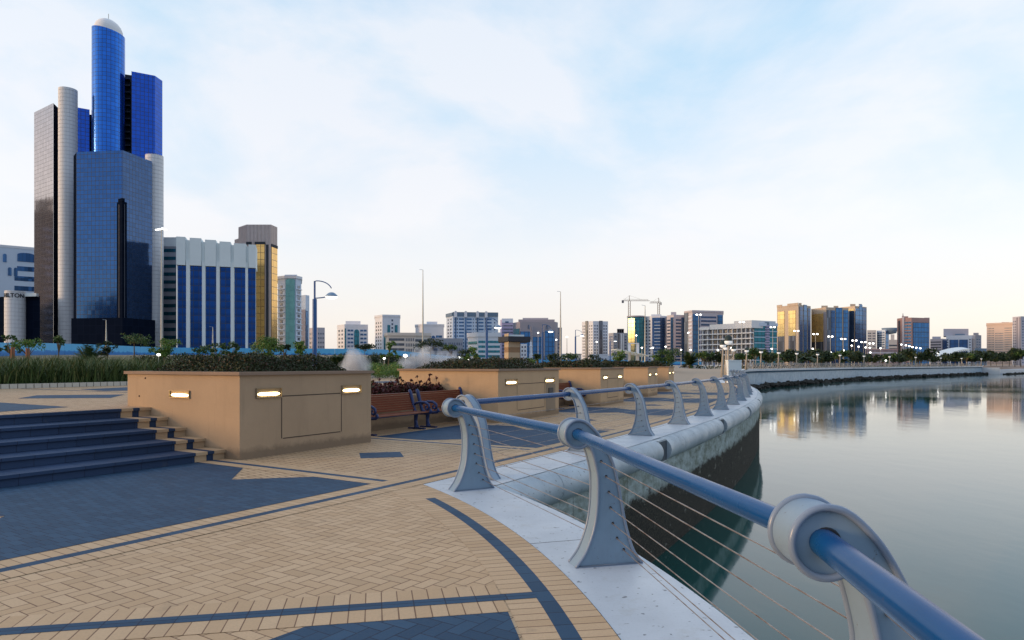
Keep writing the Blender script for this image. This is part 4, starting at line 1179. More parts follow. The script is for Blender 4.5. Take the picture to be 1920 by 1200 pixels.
# --- teal apartment tower
b = Bld('apartment_tower', 'pale apartment tower with a rounded teal glass strip right of the ribbed tower', 'tower', [(521, 400), (534, 396), (555, 396), (565, 402)], 520, 22, W_paleb, ref=1)
b.solid(1, .10, .90, .0, .97, G_teal, .5, 'teal_strip'); b.arch(1, .5, .80, .9, .995, G_teal, .52)
b.cells(0, .25, .75, .02, .93, 1, 14, .8, .45, G_wing); b.cells(2, .2, .8, .02, .93, 1, 14, .7, .45, G_wing)
b.ledges(0, .1, 1, .02, .93, 14, .12, W_white, 1.0); b.ledges(2, .1, .9, .02, .93, 14, .12, W_white, 1.0)
b.block(534, 557, 515, 521, 398, 12, W_paleb); b.parapet(W_white, 1.6, .8); b.done()
b = Bld('apartment_tower', 'narrow pale tower with a blue and brown glass strip just right of the teal one', 'tower', [(563, 450), (573, 446), (580, 450)], 553, 20, W_paleb, ref=1)
b.solid(1, .02, .55, 0, .78, G_winb, .3, 'glass_strip'); b.solid(0, .1, .98, 0, .8, W_brown, .3, 'brown_panel'); b.done()
b = Bld('apartment_block', 'small white block with small dark windows behind the nearest blue lamp post', 'building', [(579, 520), (595, 512), (609, 514)], 614, 20, W_pink, ref=1)
b.cells(0, .05, .95, .1, .9, 3, 7, .6, .5, G_win); b.cells(1, .05, .95, .1, .9, 4, 7, .5, .4, G_win); b.done()
# --- mid skyline
b = Bld('apartment_block', 'white block with a narrow green glass bay right of the nearest blue lamp post', 'building', [(632, 560), (646, 548), (690, 552)], 608, 24, W_white, ref=1)
b.cells(0, .1, .9, .05, .9, 2, 9, .55, .5, G_wing); b.solid(1, .0, .06, 0, .9, G_teal2, .2, 'glass_strip'); b.cells(1, .12, .38, .05, .9, 2, 9, .85, .45, G_winb); b.cells(1, .66, .95, .05, .9, 2, 9, .85, .45, G_winb)
b.solid(1, .41, .62, 0, .78, G_teal2, .3, 'glass_bay'); b.arch(1, .515, .21, .7, .88, G_teal2, .35); b.block(648, 676, 602, 608, 556, 14, W_white); b.done()
b = Bld('apartment_tower', 'white tower with tall arched dark strips left of the tall thin mast', 'tower', [(703, 540), (717, 528), (750, 532)], 592, 24, W_white, ref=1)
b.cells(0, .05, .95, .05, .9, 3, 12, .4, .5, G_wing); b.solid(1, .08, .2, 0, .62, G_teal2, .2, 'glass_strip'); b.solid(1, .28, .44, .3, .82, G_teal2, .2, 'glass_strip'); b.solid(1, .70, .86, .3, .82, G_teal2, .2, 'glass_strip')
b.cells(1, .5, .62, .05, .95, 1, 12, .8, .5, G_win); b.cells(1, .24, .48, .03, .28, 1, 3, .8, .4, G_win); b.cells(1, .66, .9, .03, .28, 1, 3, .8, .4, G_win); b.parapet(W_white, 1.5, .5); b.done()
b = Bld('low_office', 'long low cream block with balcony bands behind the larger fountain spray', 'building', [(723, 470), (728, 460), (778, 462), (806, 468)], 627, 26, W_warm, ref=1)
b.bands(1, .02, .6, .15, .92, 5, .5, G_wing); b.cells(1, .64, .98, .1, .92, 5, 5, .5, .6, G_wing); b.bands(2, .02, .98, .1, .9, 5, .5, G_wing); b.parapet(W_warm, 2, 1); b.done()
b = Bld('apartment_block', 'white block with one pointed arch window right of the tall thin mast', 'building', [(779, 540), (793, 530), (832, 534)], 609, 24, W_white, ref=1)
b.bands(0, .1, .9, .3, .85, 5, .4, G_wing); b.bands(1, .1, .38, .3, .78, 4, .45, G_winb); b.bands(1, .62, .92, .3, .78, 4, .45, G_winb); b.arch(1, .5, .17, .3, .74, G_navy); b.block(800, 820, 603, 609, 540, 12, W_white); b.parapet(W_white, 1.2, .6); b.done()
b = Bld('low_office', 'low grey block between the pointed arch block and the blue roofed one', 'building', [(806, 480), (868, 484)], 634, 26, W_grey)
b.bands(0, .02, .5, .1, .9, 4, .45, G_win); b.cells(0, .55, .98, .1, .9, 8, 4, .5, .5, G_win); b.done()
b = Bld('wide_apartment_block', 'wide white and blue block with slate roof and small gables behind the second blue lamp', 'building', [(837, 520), (849, 505), (934, 510)], 588, 26, W_paleb, ref=1)
b.cells(0, .1, .9, .03, .93, 2, 14, .5, .5, G_wing)
for a0 in (.13, .30, .56, .74): b.cells(1, a0, a0+.12, .03, .93, 1, 14, .9, .45, G_winb)
for a0 in (.02, .08, .43, .49, .70, .90): b.cells(1, a0, a0+.04, .03, .93, 1, 14, .6, .4, G_win)
for a0 in (.05, .27, .53, .72): b.solid(1, a0, a0+.025, 0, .96, G_winb, .5, 'glass_strip')
for a0 in (.06, .28, .54, .73): b.arch(1, a0, .06, .93, 1.05, W_white, 1.6, 'gable')
b.solid(1, 0, 1, .955, 1.03, W_roofb, .6, 'roof', 14); b.solid(0, 0, 1, .955, 1.02, W_roofb, .6, 'roof', 10); b.done()
b = Bld('low_office', 'low bright white block with dark horizontal bands left of the striped stone pillar', 'building', [(877, 405), (896, 396), (938, 398)], 628, 22, W_white, ref=1)
b.bands(0, .05, .95, .1, .85, 4, .5, G_teal2); b.bands(1, .02, .98, .26, .86, 4, .5, G_teal2); b.cells(1, .1, .98, .02, .24, 4, 1, .4, .9, G_win); b.parapet(W_white, 2.5, .6); b.done()
b = Bld('apartment_tower', 'lilac grey tower with fine horizontal bands right of the second blue lamp', 'tower', [(938, 560), (941, 556), (962, 556)], 599, 24, W_lilac, ref=1)
b.bands(1, .03, .97, .05, .9, 12, .3, G_wing); b.solid(1, 0, 1, .93, 1.02, W_paleb, .4, 'cornice'); b.solid(1, .3, .6, .93, .96, G_winb, .5, 'arched_window'); b.done()
b = Bld('wide_office_tower', 'wide brown grey tower with stepped top and blue glass behind the third blue lamp', 'tower', [(962, 520), (975, 505), (1042, 508), (1046, 516)], 603, 30, W_brown, ref=1)
b.solid(0, .1, .95, 0, .85, G_teal2, .3, 'glass_strip'); b.solid(1, .0, .28, 0, .78, G_blue2, .3, 'glass_strip'); b.solid(1, .36, .62, 0, .66, G_blue2, .3, 'glass_strip'); b.solid(1, .70, .96, 0, .80, G_blue2, .3, 'glass_strip')
for a0 in (.30, .33, .64, .67): b.solid(1, a0, a0+.012, 0, .9, W_pink, .8, 'pier')
b.arch(1, .24, .05, .84, .93, G_win); b.arch(1, .76, .05, .84, .93, G_win)
b.block(972, 1040, 599, 604, 510, 18, W_brown); b.block(980, 1028, 596, 600, 513, 14, W_pink); b.done()
b = Bld('apartment_block', 'lower brown grey block stepping down right of the stepped tower', 'building', [(1043, 530), (1053.5, 532)], 614, 24, W_brown)
b.bands(0, .1, .9, .05, .9, 9, .35, G_win); b.done()
b = Bld('low_office', 'small white block with dark windows just right of the striped stone pillar', 'building', [(976, 430), (988, 426)], 645, 14, W_white)
b.cells(0, .05, .95, .1, .95, 2, 5, .5, .5, G_win); b.done()
b = Bld('apartment_tower', 'white tower with two dark vertical strips standing alone right of the slender lamp mast', 'tower', [(1091, 700), (1112, 688), (1140, 692)], 602, 26, W_white, ref=1)
b.cells(0, .05, .32, .05, .93, 2, 13, .5, .5, G_win); b.cells(0, .6, .98, .05, .93, 2, 13, .5, .5, G_win); b.solid(0, .36, .56, 0, 1.01, G_wing, .8, 'bay')
b.cells(1, .05, .35, .05, .93, 2, 13, .5, .5, G_win); b.cells(1, .66, .95, .05, .93, 2, 13, .5, .5, G_win); b.solid(1, .40, .62, 0, 1.01, G_wing, .8, 'bay'); b.done()
b = Bld('apartment_tower', 'grey tower with a small colonnade on its roof left of the round topped tower', 'tower', [(1141, 660), (1150, 650), (1177, 654)], 624, 24, W_grey, ref=1)
b.cells(0, .1, .9, .05, .93, 2, 10, .6, .5, G_win); b.cells(1, .05, .25, .05, .93, 1, 10, .7, .5, G_win); b.cells(1, .75, .95, .05, .93, 1, 10, .7, .5, G_win)
b.solid(1, .32, .42, 0, .98, G_wing, .5, 'pier'); b.solid(1, .5, .6, 0, .98, W_white, .5, 'pier'); b.solid(1, .66, .72, 0, .98, W_white, .5, 'pier')
for k in range(3): b.block(1157.5+k*4, 1160.5+k*4, 618, 624, 655, 6, W_dgrey)
b.block(1157, 1170, 616.5, 618.5, 655, 6, W_dgrey); b.done()
# round topped glass tower
t = thing('round_glass_tower', 'green and dark blue glass tower with flat round rim below the left crane', 'tower', (px(1192, 600), 610, 0))
mb = MB(); c2 = (px(1192.5, 608), 608, 0); mb.lathe([(7.6, 0), (7.6, ztop(595, 600)), (.01, ztop(595, 600)+.01)], c2, 28); mb.build('round_shaft', G_teal2, t, auto=40)
mb = MB(); mb.lathe([(7.2, ztop(594, 600)), (8.0, ztop(594, 600)), (8.0, ztop(591.5, 600)), (.01, ztop(591.5, 600)+.01)], c2, 28); mb.build('rim_roof', W_brown, t, auto=30)
pris(t, 'gold_face', [glassmat('glass_olive', (.42, .42, .22), 3, 3.4, lw=.3, metal=.7, rough=.25)], [(1177.5, 603), (1190, 598.5)], 0, ztop(597, 600), 3)
b = Bld('apartment_tower', 'white and navy tower with curved balconies below the right crane', 'tower', [(1207, 610), (1222, 600), (1238, 598), (1250, 604)], 592, 24, W_white, ref=1)
b.cells(0, .1, .95, .03, .93, 2, 14, .5, .45, G_win); b.solid(1, .05, 1, 0, .96, G_navy, .2, 'glass_strip'); b.solid(2, 0, .7, 0, .96, G_navy, .2, 'glass_strip')
b.ledges(1, .3, 1, .03, .93, 14, .16, W_paleb, 1.8); b.block(1221, 1240, 589.5, 592, 602, 12, W_white); b.done()
b = Bld('apartment_tower', 'pinkish tower with dark blue glass corners left of the wide banded tower', 'tower', [(1250, 590), (1263, 580), (1284, 584)], 590, 24, W_pink, ref=1)
b.cells(0, .05, .55, .03, .93, 1, 14, .9, .45, G_win); b.solid(0, .6, .98, 0, .95, G_navy, .3, 'glass_strip'); b.bands(1, .2, .65, .03, .93, 14, .5, G_navy); b.solid(1, .68, 1, 0, .95, G_navy, .3, 'glass_strip'); b.block(1258, 1268, 585, 590, 586, 10, W_pink)
b.done()
b = Bld('wide_banded_tower', 'wide tower of grey bands with blue glass ends behind the long white hotel', 'tower', [(1283.5, 560), (1298, 548), (1355.5, 556)], 583.5, 30, W_pink, ref=1)
b.bands(0, .55, .98, .03, .94, 13, .4, W_white, .4, 'spandrel'); b.solid(1, .02, .24, 0, .95, G_blue2, .5, 'glass_bay'); b.bands(1, .28, .78, .03, .93, 13, .5, G_navy); b.solid(1, .82, .99, 0, .94, G_blue2, .5, 'glass_bay'); b.solid(0, .0, .5, 0, .98, G_wing, .3, 'glass_bay')
b.parapet(W_pink, 1.4, .6); b.done()
# --- long white hotel
b = Bld('long_hotel', 'long low white hotel with continuous balconies and a blue stair drum', 'building', [(1315, 390), (1333, 384), (1380, 374), (1413, 364)], 606, 26, W_dgrey, zt=ztop(613, 384), group=None)
Wt = plain('hotel_white', (.74, .75, .76), .8, var=.05, scale=.2)
for i in (0, 1, 2):
    b.solid(i, 0, 1, .93, 1.0+.055*(i), Wt, 1.6, 'roof_fascia', 18); b.ledges(i, 0.002, .998, .03, .93, 7, .20, Wt, 1.9)
    for k in range([2, 5, 4][i]): b.solid(i, (k+.48)/[2, 5, 4][i], (k+.56)/[2, 5, 4][i], 0, .93, Wt, 1.2, 'pier')
    b.cells(i, 0, 1, .03, .93, [3, 9, 7][i], 7, .75, .7, G_wing, .2)
b.done()
b2_ = Bld('hotel_glass_wing', 'teal glass wing with white floor bands and blue stair drum beside the golden tower', 'building', [(1413.3, 366), (1457, 371)], 607, 24, G_teal2)
b2_.ledges(0, 0, 1, .02, .95, 7, .12, W_paleb, .5, 'floor_band'); b2_.solid(0, 0, 1, .95, 1.02, W_paleb, .7, 'roof_fascia')
cyl(b2_.t, 'stair_drum', W_roofb, 1438, 369, 1.15, 0, ztop(604, 369), 16)
for k in range(15):
    z = 2.5+k*1.38
    mb = MB(); c3 = (px(1438, 369), 369, z); mb.lathe([(1.16, 0), (1.5, .1), (1.5, .65), (1.16, .75)], c3, 12); mb.build('spiral_band', W_lilac, b2_.t)
b2_.done()
# --- golden towers
def goldtower(lbl, pts, ytop, segs, wall, strips):
    b = Bld('gold_glass_tower', lbl, 'tower', pts, ytop, 26, wall, ref=segs)
    for i, f0, f1, v0, v1, mat, nm in strips: b.solid(i, f0, f1, v0, v1, mat, .35, nm)
    return b
b = goldtower('golden and blue glass tower immediately right of the white hotel', [(1457, 500), (1497, 482), (1520, 496)], 571, 1, W_sand,
    [(0, .05, .36, .5, .91, G_gold2, 'gold_strip'), (0, .56, .88, .5, .91, G_gold2, 'gold_strip'), (0, .05, .36, 0, .5, G_wing, 'glass_strip'), (0, .56, .88, 0, .5, G_wing, 'glass_strip'),  # upper strips coloured as reflected sunset, lower strips left grey
     (1, .08, .32, 0, .97, G_navy, 'glass_strip'), (1, .40, .66, 0, 1.01, G_blue2, 'glass_strip'), (1, .74, .97, 0, .96, G_navy, 'glass_strip')])
b.solid(0, .0, .25, .99, 1.025, W_sand, .3, 'crenel'); b.solid(0, .5, 1, .99, 1.03, W_sand, .3, 'crenel'); b.block(1497.5, 1503, 568, 572, 486, 8, W_sand); b.done()
b = goldtower('second golden glass tower with blue right side, middle of the three', [(1521, 520), (1549, 504), (1591, 512)], 576, 1, W_sand,
    [(0, .04, .82, .42, .90, G_gold2, 'gold_strip'), (0, .04, .82, 0, .42, G_wing, 'glass_strip'), (0, .86, 1, 0, .92, W_brown, 'dark_slot'),
     (1, .02, .2, 0, .95, G_wing, 'glass_strip'), (1, .22, .38, 0, .95, G_navy, 'glass_strip'), (1, .42, .70, 0, 1.0, G_blue2, 'glass_strip'), (1, .76, .97, 0, .96, G_blue2, 'glass_strip')])
b.block(1540, 1552, 573, 577, 508, 10, W_sand); b.block(1563, 1572, 573.5, 577, 510, 8, W_sand); b.done()
b = goldtower('third dark blue tower with sand coloured crown, right one of the three', [(1575, 545), (1603, 530), (1625, 542)], 573.5, 1, W_sand,
    [(0, .4, .95, 0, .92, G_navy, 'glass_strip'), (0, .4, .95, .92, .955, G_gold2, 'gold_strip'), (1, .0, .30, 0, .96, G_blue2, 'glass_strip'), (1, .33, .6, 0, 1.03, G_blue2, 'glass_strip'), (1, .63, .95, 0, .98, G_navy, 'glass_strip')])
b.block(1594, 1604, 570, 574, 536, 10, W_sand); b.block(1610, 1616, 570, 574, 538, 8, W_roofb); b.done()
# --- right skyline
b = Bld('apartment_block', 'pale block with two thin stripes just right of the three golden towers', 'building', [(1626, 640), (1643, 640)], 619, 24, W_warm)
b.cells(0, .05, .45, .05, .95, 2, 12, .8, .4, G_wing); b.cells(0, .58, .9, .05, .95, 2, 12, .8, .4, G_wing); b.done()
b = Bld('curved_top_tower', 'blue tower with a projecting curved top right of the thin striped block', 'tower', [(1644, 650), (1660, 636), (1666, 640)], 618, 24, W_paleb, ref=1)
b.cells(0, .05, .95, .03, .95, 3, 14, .8, .4, G_winb); b.solid(1, 0, 1, 0, .96, G_blue2, .3, 'glass_strip')
mb = MB(); mb.lathe([(.01, -1), (5.5, 0), (6.5, 3), (6.8, 5), (.01, 5.3)], (px(1668, 642), 642, ztop(625, 642)), 20); mb.build('curved_top', W_roofb, b.t, smooth=True); b.done()
b = Bld('apartment_block', 'small cream block with stepped roof left of the red and blue tower', 'building', [(1666, 600), (1683, 600)], 637, 20, W_warm)
b.bands(0, .05, .95, .05, .85, 6, .4, G_wing); b.block(1670, 1677, 627, 637, 604, 10, W_warm); b.done()
b = Bld('low_red_building', 'low red building with pale horizontal bands below the curved top tower', 'building', [(1625, 480), (1683, 484)], 654, 20, W_red)
b.bands(0, .02, .98, .15, .9, 3, .35, W_pink, .3, 'spandrel'); b.bands(0, .02, .98, .3, 1.0, 3, .2, G_wing); b.done()
b = Bld('red_blue_tower', 'tower of reddish piers and bright blue glass with a small spire', 'tower', [(1682, 520), (1692, 512), (1709, 508), (1743, 514)], 596, 28, W_red, ref=1)
b.solid(0, .3, .6, 0, .95, G_wing, .3, 'glass_strip'); b.solid(1, .0, .22, 0, 1.02, W_pink, .8, 'pier'); b.bands(1, .25, .95, .03, .93, 14, .5, G_blue2); b.solid(2, .08, .93, 0, .90, G_blue2, .4, 'glass_wall')
b.ledges(2, .1, .9, .05, .78, 12, .10, W_roofb, .6, 'floor_band'); b.block(1691, 1703, 593, 597, 514, 12, W_red); b.block(1733, 1743, 595.5, 598, 516, 10, W_pink)
mb = MB(); mb.tube([(px(1693, 516), 516, ztop(596, 516)), (px(1693, 516), 516, ztop(587, 516))], [.8, .1], 6); mb.build('spire', W_brown, b.t); b.done()
b = Bld('apartment_block', 'grey banded block right of the red and blue tower', 'building', [(1744, 560), (1767, 552), (1775, 556)], 635, 22, W_pink, ref=1)
b.bands(0, .03, .9, .05, .93, 9, .45, G_wing); b.solid(1, 0, 1, 0, .95, G_navy, .3, 'glass_strip'); b.block(1748, 1764, 631, 636, 560, 10, W_pink); b.done()
b = Bld('framed_office', 'white framed office with dark blue glass front and flat top slab', 'building', [(1774, 560), (1822, 556), (1828, 566)], 629, 26, W_white, ref=0)
b.solid(0, .13, .47, 0, .86, G_navy, .4, 'glass_wall'); b.solid(0, .51, .84, 0, .86, G_navy, .4, 'glass_wall'); b.cells(0, .02, .10, .05, .9, 1, 10, .6, .5, G_wing); b.cells(0, .88, .98, .05, .9, 1, 10, .6, .5, G_wing)
b.solid(1, 0, 1, 0, .9, G_blue2, .3, 'glass_strip'); b.block(1769, 1816, 616.5, 627.5, 566, 22, W_pink); b.block(1791, 1809, 626, 630, 562, 12, W_roofb); b.done()
b = Bld('apartment_block', 'grey block with rounded shoulders behind the white framed office', 'building', [(1822, 600), (1829, 594), (1840, 600)], 628, 22, W_grey, ref=1)
b.cells(0, .1, .9, .05, .9, 2, 10, .6, .4, G_wing); b.cells(1, .1, .9, .05, .9, 2, 10, .6, .4, G_winb); b.block(1825, 1835, 624, 629, 600, 12, W_grey); b.done()
b = Bld('low_office', 'low grey blue buildings in front of the beige towers at the right', 'building', [(1828, 520), (1850, 524)], 653, 20, W_roofb)
b.cells(0, .05, .95, .1, .9, 6, 3, .6, .4, G_wing); b.done()
b = Bld('beige_tower', 'sunlit beige apartment tower full of small windows near the right edge', 'tower', [(1850, 560), (1898, 548)], 608, 26, W_beige, ref=0)
b.cells(0, .03, .30, .05, .92, 5, 16, .5, .4, G_win); b.cells(0, .33, .66, .05, .80, 7, 14, .5, .4, G_win); b.cells(0, .70, .98, .05, .92, 6, 16, .5, .4, G_win); b.parapet(W_beige, 1.5, .5)
b.block(1878, 1892, 604, 609, 556, 10, W_beige); b.done()
b = Bld('beige_tower', 'taller pale tower with brown vertical strips cut by the right edge', 'tower', [(1898.5, 545), (1914, 536), (1950, 545)], 593, 26, W_pink, ref=1)
b.solid(0, .5, .62, 0, .98, W_brown, .4, 'pier'); b.solid(0, .86, .96, 0, .98, W_brown, .4, 'pier'); b.cells(0, .05, .45, .05, .93, 2, 16, .5, .4, G_wing); b.cells(1, .05, .95, .05, .93, 8, 16, .5, .4, G_winb); b.done()
# a few low fillers on the horizon
rf_ = [(1000, 1030, 663, 700, W_warm, 'tiny cream building on the horizon left of the tall lamp mast'), (1044, 1060, 664, 600, W_white, 'tiny white tent roofed hall behind the blue fence beside the tall lamp mast'),
       (1062, 1090, 664, 640, W_warm, 'low cream hall left of the lone white tower'), (1108, 1140, 665, 560, W_white, 'low white sheds below the lone white tower'), (1140, 1160, 668, 540, W_paleb, 'low pale shed left of the shade canopy'),
       (610, 632, 664, 700, W_grey, 'distant grey low building left of the green bay block')]
for a, c, y, D, m_, l in rf_:
    b = Bld('low_building', l, 'building', [(a, D), (c, D+6)], y, 14, m_); b.cells(0, .05, .95, .2, .8, 5, 1, .5, .6, G_wing); b.parapet(m_, .8, .5); b.done()
mb = MB()
t = thing('white_canopy', 'white curved shell roof in front of the framed office at the right', 'canopy', (px(1790, 420), 420, 0))
N = 14
top = []; 
for i in range(N+1):
    u = i/N; p = 1764+54*u; y = 672-18*math.sin(u*math.pi*.5)**.9; top.append((px(p, 420), ztop(y, 420)))
for i in range(N):
    (xa, za), (xb, zb) = top[i], top[i+1]; th = .5
    for j in range(6):
        y0, y1 = 420+j*3, 423+j*3; c0, c1 = math.sin(math.pi*j/6)*1.2, math.sin(math.pi*(j+1)/6)*1.2
        mb.face([(xa, y0, za+c0), (xb, y0, zb+c0), (xb, y1, zb+c1), (xa, y1, za+c1)])
    mb.face([(xa, 420, za-th), (xb, 420, zb-th-1.5*i/N), (xb, 420, zb), (xa, 420, za)])
mb.build('roof_shell', W_crown, t, smooth=False)
for p in (1782, 1798, 1812):
    mb = MB(); mb.tube([(px(p, 424), 424, 0), (px(p, 424), 424, ztop(662, 424))], .25, 6); mb.build('column', W_white, t)
# minaret
t = thing('minaret', 'tiny white minaret with balconies right of the striped stone pillar', 'minaret', (px(995.5, 430), 430, 0))
mb = MB(); q = 430/FP
mb.lathe([(3.4*q, 0), (3.4*q, ztop(664, 430)), (2.6*q, ztop(663, 430)), (2.6*q, ztop(650, 430)), (3.6*q, ztop(649.5, 430)), (3.6*q, ztop(648.5, 430)), (1.8*q, ztop(648, 430)), (1.8*q, ztop(643, 430)), (.3, ztop(641, 430)), (.05, ztop(637, 430))], (px(995.5, 430), 430, 0), 10)
mb.build('shaft', W_white, t)
# cranes
def crane(lbl, p, D, yb, yj, pl, pr, h=3):
    t = thing('tower_crane', lbl, 'crane', (px(p, D), D, 0), group='tower cranes')
    x = px(p, D); zj = ztop(yj, D); mb = MB(); s_ = .9
    for a, c in ((-s_, -s_), (s_, -s_), (s_, s_), (-s_, s_)): mb.bar((x+a, D+c, ztop(yb, D)-20), (x+a, D+c, zj), .3, .3)
    z = ztop(yb, D)-20; k = 0
    while z < zj-2: mb.bar((x-s_, D-s_, z), (x+s_, D-s_, z+2), .18, .18); mb.bar((x+s_, D-s_, z), (x+s_, D+s_, z+2), .18, .18); z += 2
    mb.build('mast', M_crane, t)
    mb = MB(); xl, xr_ = px(pl, D), px(pr, D)
    mb.bar((xl, D, zj), (xr_, D, zj+(.0)), .4, .5); mb.bar((xl+ (xr_-xl)*.05, D, zj+1.6), (xr_-(xr_-xl)*.05, D, zj+1.2), .2, .2)
    n = 16
    for i in range(n): a = xl+(xr_-xl)*(.05+.9*i/n); c = xl+(xr_-xl)*(.05+.9*(i+1)/n); mb.bar((a, D, zj), (c, D, zj+1.5), .14, .14)
    mb.build('jib', M_crane, t)
    mb = MB(); mb.bar((x, D, zj), (x, D, zj+5), .5, .5); mb.bar((x, D, zj+5), (x+(xr_-x)*.6, D, zj+1.2), .12, .12); mb.bar((x, D, zj+5), (xl+(x-xl)*.3, D, zj+1), .12, .12); mb.build('apex', M_crane, t)
    xw = xl if abs(xl-x) < abs(xr_-x) else xr_
    mb = MB(); mb.box(min(xw, xw+(x-xw)*.25), max(xw, xw+(x-xw)*.25), D-1, D+1, zj-2, zj+.5); mb.build('counterweight', W_dgrey, t)
M_crane = plain('crane_steel', (.34, .30, .25), .7)
crane('larger tower crane above the round topped glass tower', 1180, 640, 592, 564, 1166, 1218)
crane('smaller tower crane above the curved balcony tower', 1235, 660, 590, 568, 1218, 1240)

# ================================================================ hoarding fence
def fencemat():
    m = NT('hoarding_print', (.1, .4, .7), .45, 0, .3); u, v, _ = m.sep(m.uv())
    n = m.noise(.35, 4, .7, vec=m.comb(u, 0.0)); st = m.M('MULTIPLY', m.M('PINGPONG', u, .9), .22)
    wv = m.M('ADD', m.M('MULTIPLY', n, 1.6), m.M('ADD', st, .05))
    f = m.M('LESS_THAN', v, wv); f2 = m.M('LESS_THAN', v, m.M('SUBTRACT', wv, .28))
    c = m.mix(f, (.10, .42, .72), (.035, .22, .55)); c = m.mix(m.M('MULTIPLY', f2, .5), c, (.02, .14, .42))
    fr_ = m.M('FRACT', m.M('DIVIDE', u, 2.4)); c = m.mix(m.M('MULTIPLY', m.M('LESS_THAN', fr_, .02), .5), c, (.02, .08, .2)); m.color(c); return m.mat
M_fence = fencemat()
ft = thing('hoarding_fence', 'long light blue site hoarding with a darker printed wave along its foot', 'fence', (px(300, 195), 195, 3.5))
FL = [(px(p, D), D) for p, D in [(-90, 112), (0, 125), (120, 152), (300, 190), (500, 202), (690, 207), (800, 245), (880, 330), (905, 430), (1000, 440), (1160, 455), (1345, 470)]]
FR = resample(FL, 7.6); u = 0
for a, b in zip(FR[:-1], FR[1:]):
    L = math.dist(a, b); mb = MB(); za, zb = hland(*a)+.02, hland(*b)+.02
    d_ = ((b[0]-a[0])/L, (b[1]-a[1])/L); n_ = (d_[1]*.04, -d_[0]*.04)
    h = 2.5
    P = [(a[0]+n_[0], a[1]+n_[1], za), (b[0]-d_[0]*.03+n_[0], b[1]-d_[1]*.03+n_[1], zb), (b[0]-d_[0]*.03+n_[0], b[1]-d_[1]*.03+n_[1], zb+h), (a[0]+n_[0], a[1]+n_[1], za+h)]
    Pb = [(x-2*n_[0], y-2*n_[1], z) for x, y, z in P]
    mb.face(P, [(u, 0), (u+L, 0), (u+L, h), (u, h)]); mb.face(Pb[::-1], [(u, 0), (u+L, 0), (u+L, h), (u, h)]); mb.face([P[3], P[2], Pb[2], Pb[3]])
    mb.build('panel', M_fence, ft); u += L

# ================================================================ street lamps
def lamp_proto():
    t = thing('promenade_lamp', 'nearest tall blue lamp post with arched arm behind the nearest planter', 'street lamp', (0, 0, 0), group='blue arched lamp posts')
    mb = MB(); mb.tube([(0, 0, 0), (0, 0, .5), (0, 0, 4.85)], [.17, .145, .135], 14); mb.build('post', M_bluepole, t, world=False, auto=40)
    mb = MB(); mb.tube([(0, 0, 4.85), (0, 0, 5.97)], .06, 10); mb.build('upper_post', M_bluepole, t, world=False, auto=40)
    mb = MB(); mb.tube([(0, 0, 4.9), (.5, 0, 4.93), (.85, 0, 4.98)], [.035, .035, .03], 8); mb.build('lower_arm', M_bluepole, t, world=False, smooth=True)
    mb = MB(); P = [(.0, 5.95)]+[(.12+1.06*math.sin(R(a)), 5.28+.70*math.cos(R(a))) for a in range(0, 80, 8)]
    mb.tube([(x, 0, z) for x, z in P], .032, 8); mb.build('arched_arm', M_bluepole, t, world=False, smooth=True)
    mb = MB(); mb.lathe([(.03, .27), (.12, .255), (.24, .19), (.34, .09), (.40, 0), (.385, -.01)], (1.14, 0, 4.98), 20); 
    bw = mb.build('bowl', M_bowl, t, world=False, smooth=True)
    mb = MB(); mb.lathe([(.375, -.005), (.33, -.06), (.2, -.12), (.02, -.14)], (1.14, 0, 4.98), 20); mb.build('diffuser', M_bulb, bw, world=False, smooth=True)
    return t
lamps = [(590, 527, 'nearest tall blue lamp post with arched arm behind the nearest planter'), (912.5, 586, 'second blue arched lamp post standing left of the striped stone pillar'), (1017, 612, 'third blue arched lamp post right of the striped stone pillar'),
         (1079, 627, 'fourth blue arched lamp post left of the lone white tower'), (1144, 640, 'fifth blue arched lamp post right of the lone white tower'), (1213, 650, 'sixth blue arched lamp post below the curved balcony tower'), (1339, 651, 'small far blue arched lamp post in front of the long white hotel')]
lp0 = lamp_proto()
for i, (p, y, l) in enumerate(lamps):
    D = (6.77-EYE)*FP/(HY-y); x = px(p, D); o = lp0 if i == 0 else copy_tree(lp0)
    place(o, (x, D, .8 if D < 60 else max(0, hland(x, D))), R(-12), 1 if D < 100 else 1, l)
# slender masts
def mast(lbl, p, y, D, heads=1, name='light_mast', side=-1):
    x = px(p, D); zb = hland(x, D); zt_ = ztop(y, D)
    t = thing(name, lbl, 'light mast', (x, D, zb)); mb = MB(); q = D/FP
    mb.tube([(x, D, zb), (x, D, (zb+zt_)/2), (x, D, zt_)], [1.9*q, 1.3*q, .55*q], 10); mb.build('mast', M_mast, t, auto=40)
    if heads == 1:
        mb = MB(); mb.bar((x, D, zt_), (x+side*6.5*q, D, zt_+1.0*q), .9*q, .5*q); mb.build('lamp_head', M_bowl, t)
    else:
        for k, (dx, dz) in enumerate(((-9, 0), (-4, 1.2), (1.5, 2.2), (7, .5))):
            mb = MB(); mb.blob((x+dx*q, D, zt_+dz*q), 3.0*q, 2*q, 1.3*q, 10, 6); mb.build('lamp_head', M_bulb2, t, smooth=True)
        mb = MB(); mb.bar((x-9*q, D, zt_-.6*q), (x+7*q, D, zt_-.6*q), .6*q, .6*q); mb.build('head_frame', M_mast, t)
mast('tall thin light mast standing behind the fountain spray', 793, 506, 172)
mast('shorter thin light mast right of the third blue lamp post', 1051, 547, 225)
mast('thin distant mast beside the curved balcony tower', 1209.5, 573, 290)
mast('floodlight mast with lit cluster at the right edge of the tallest tower', 303, 431, 128, 4, 'floodlight_mast')
mast('small distant lamp mast in front of the black tower podium', 199, 600, 135)
mast('small distant lamp mast in front of the finned office', 399, 613, 150)
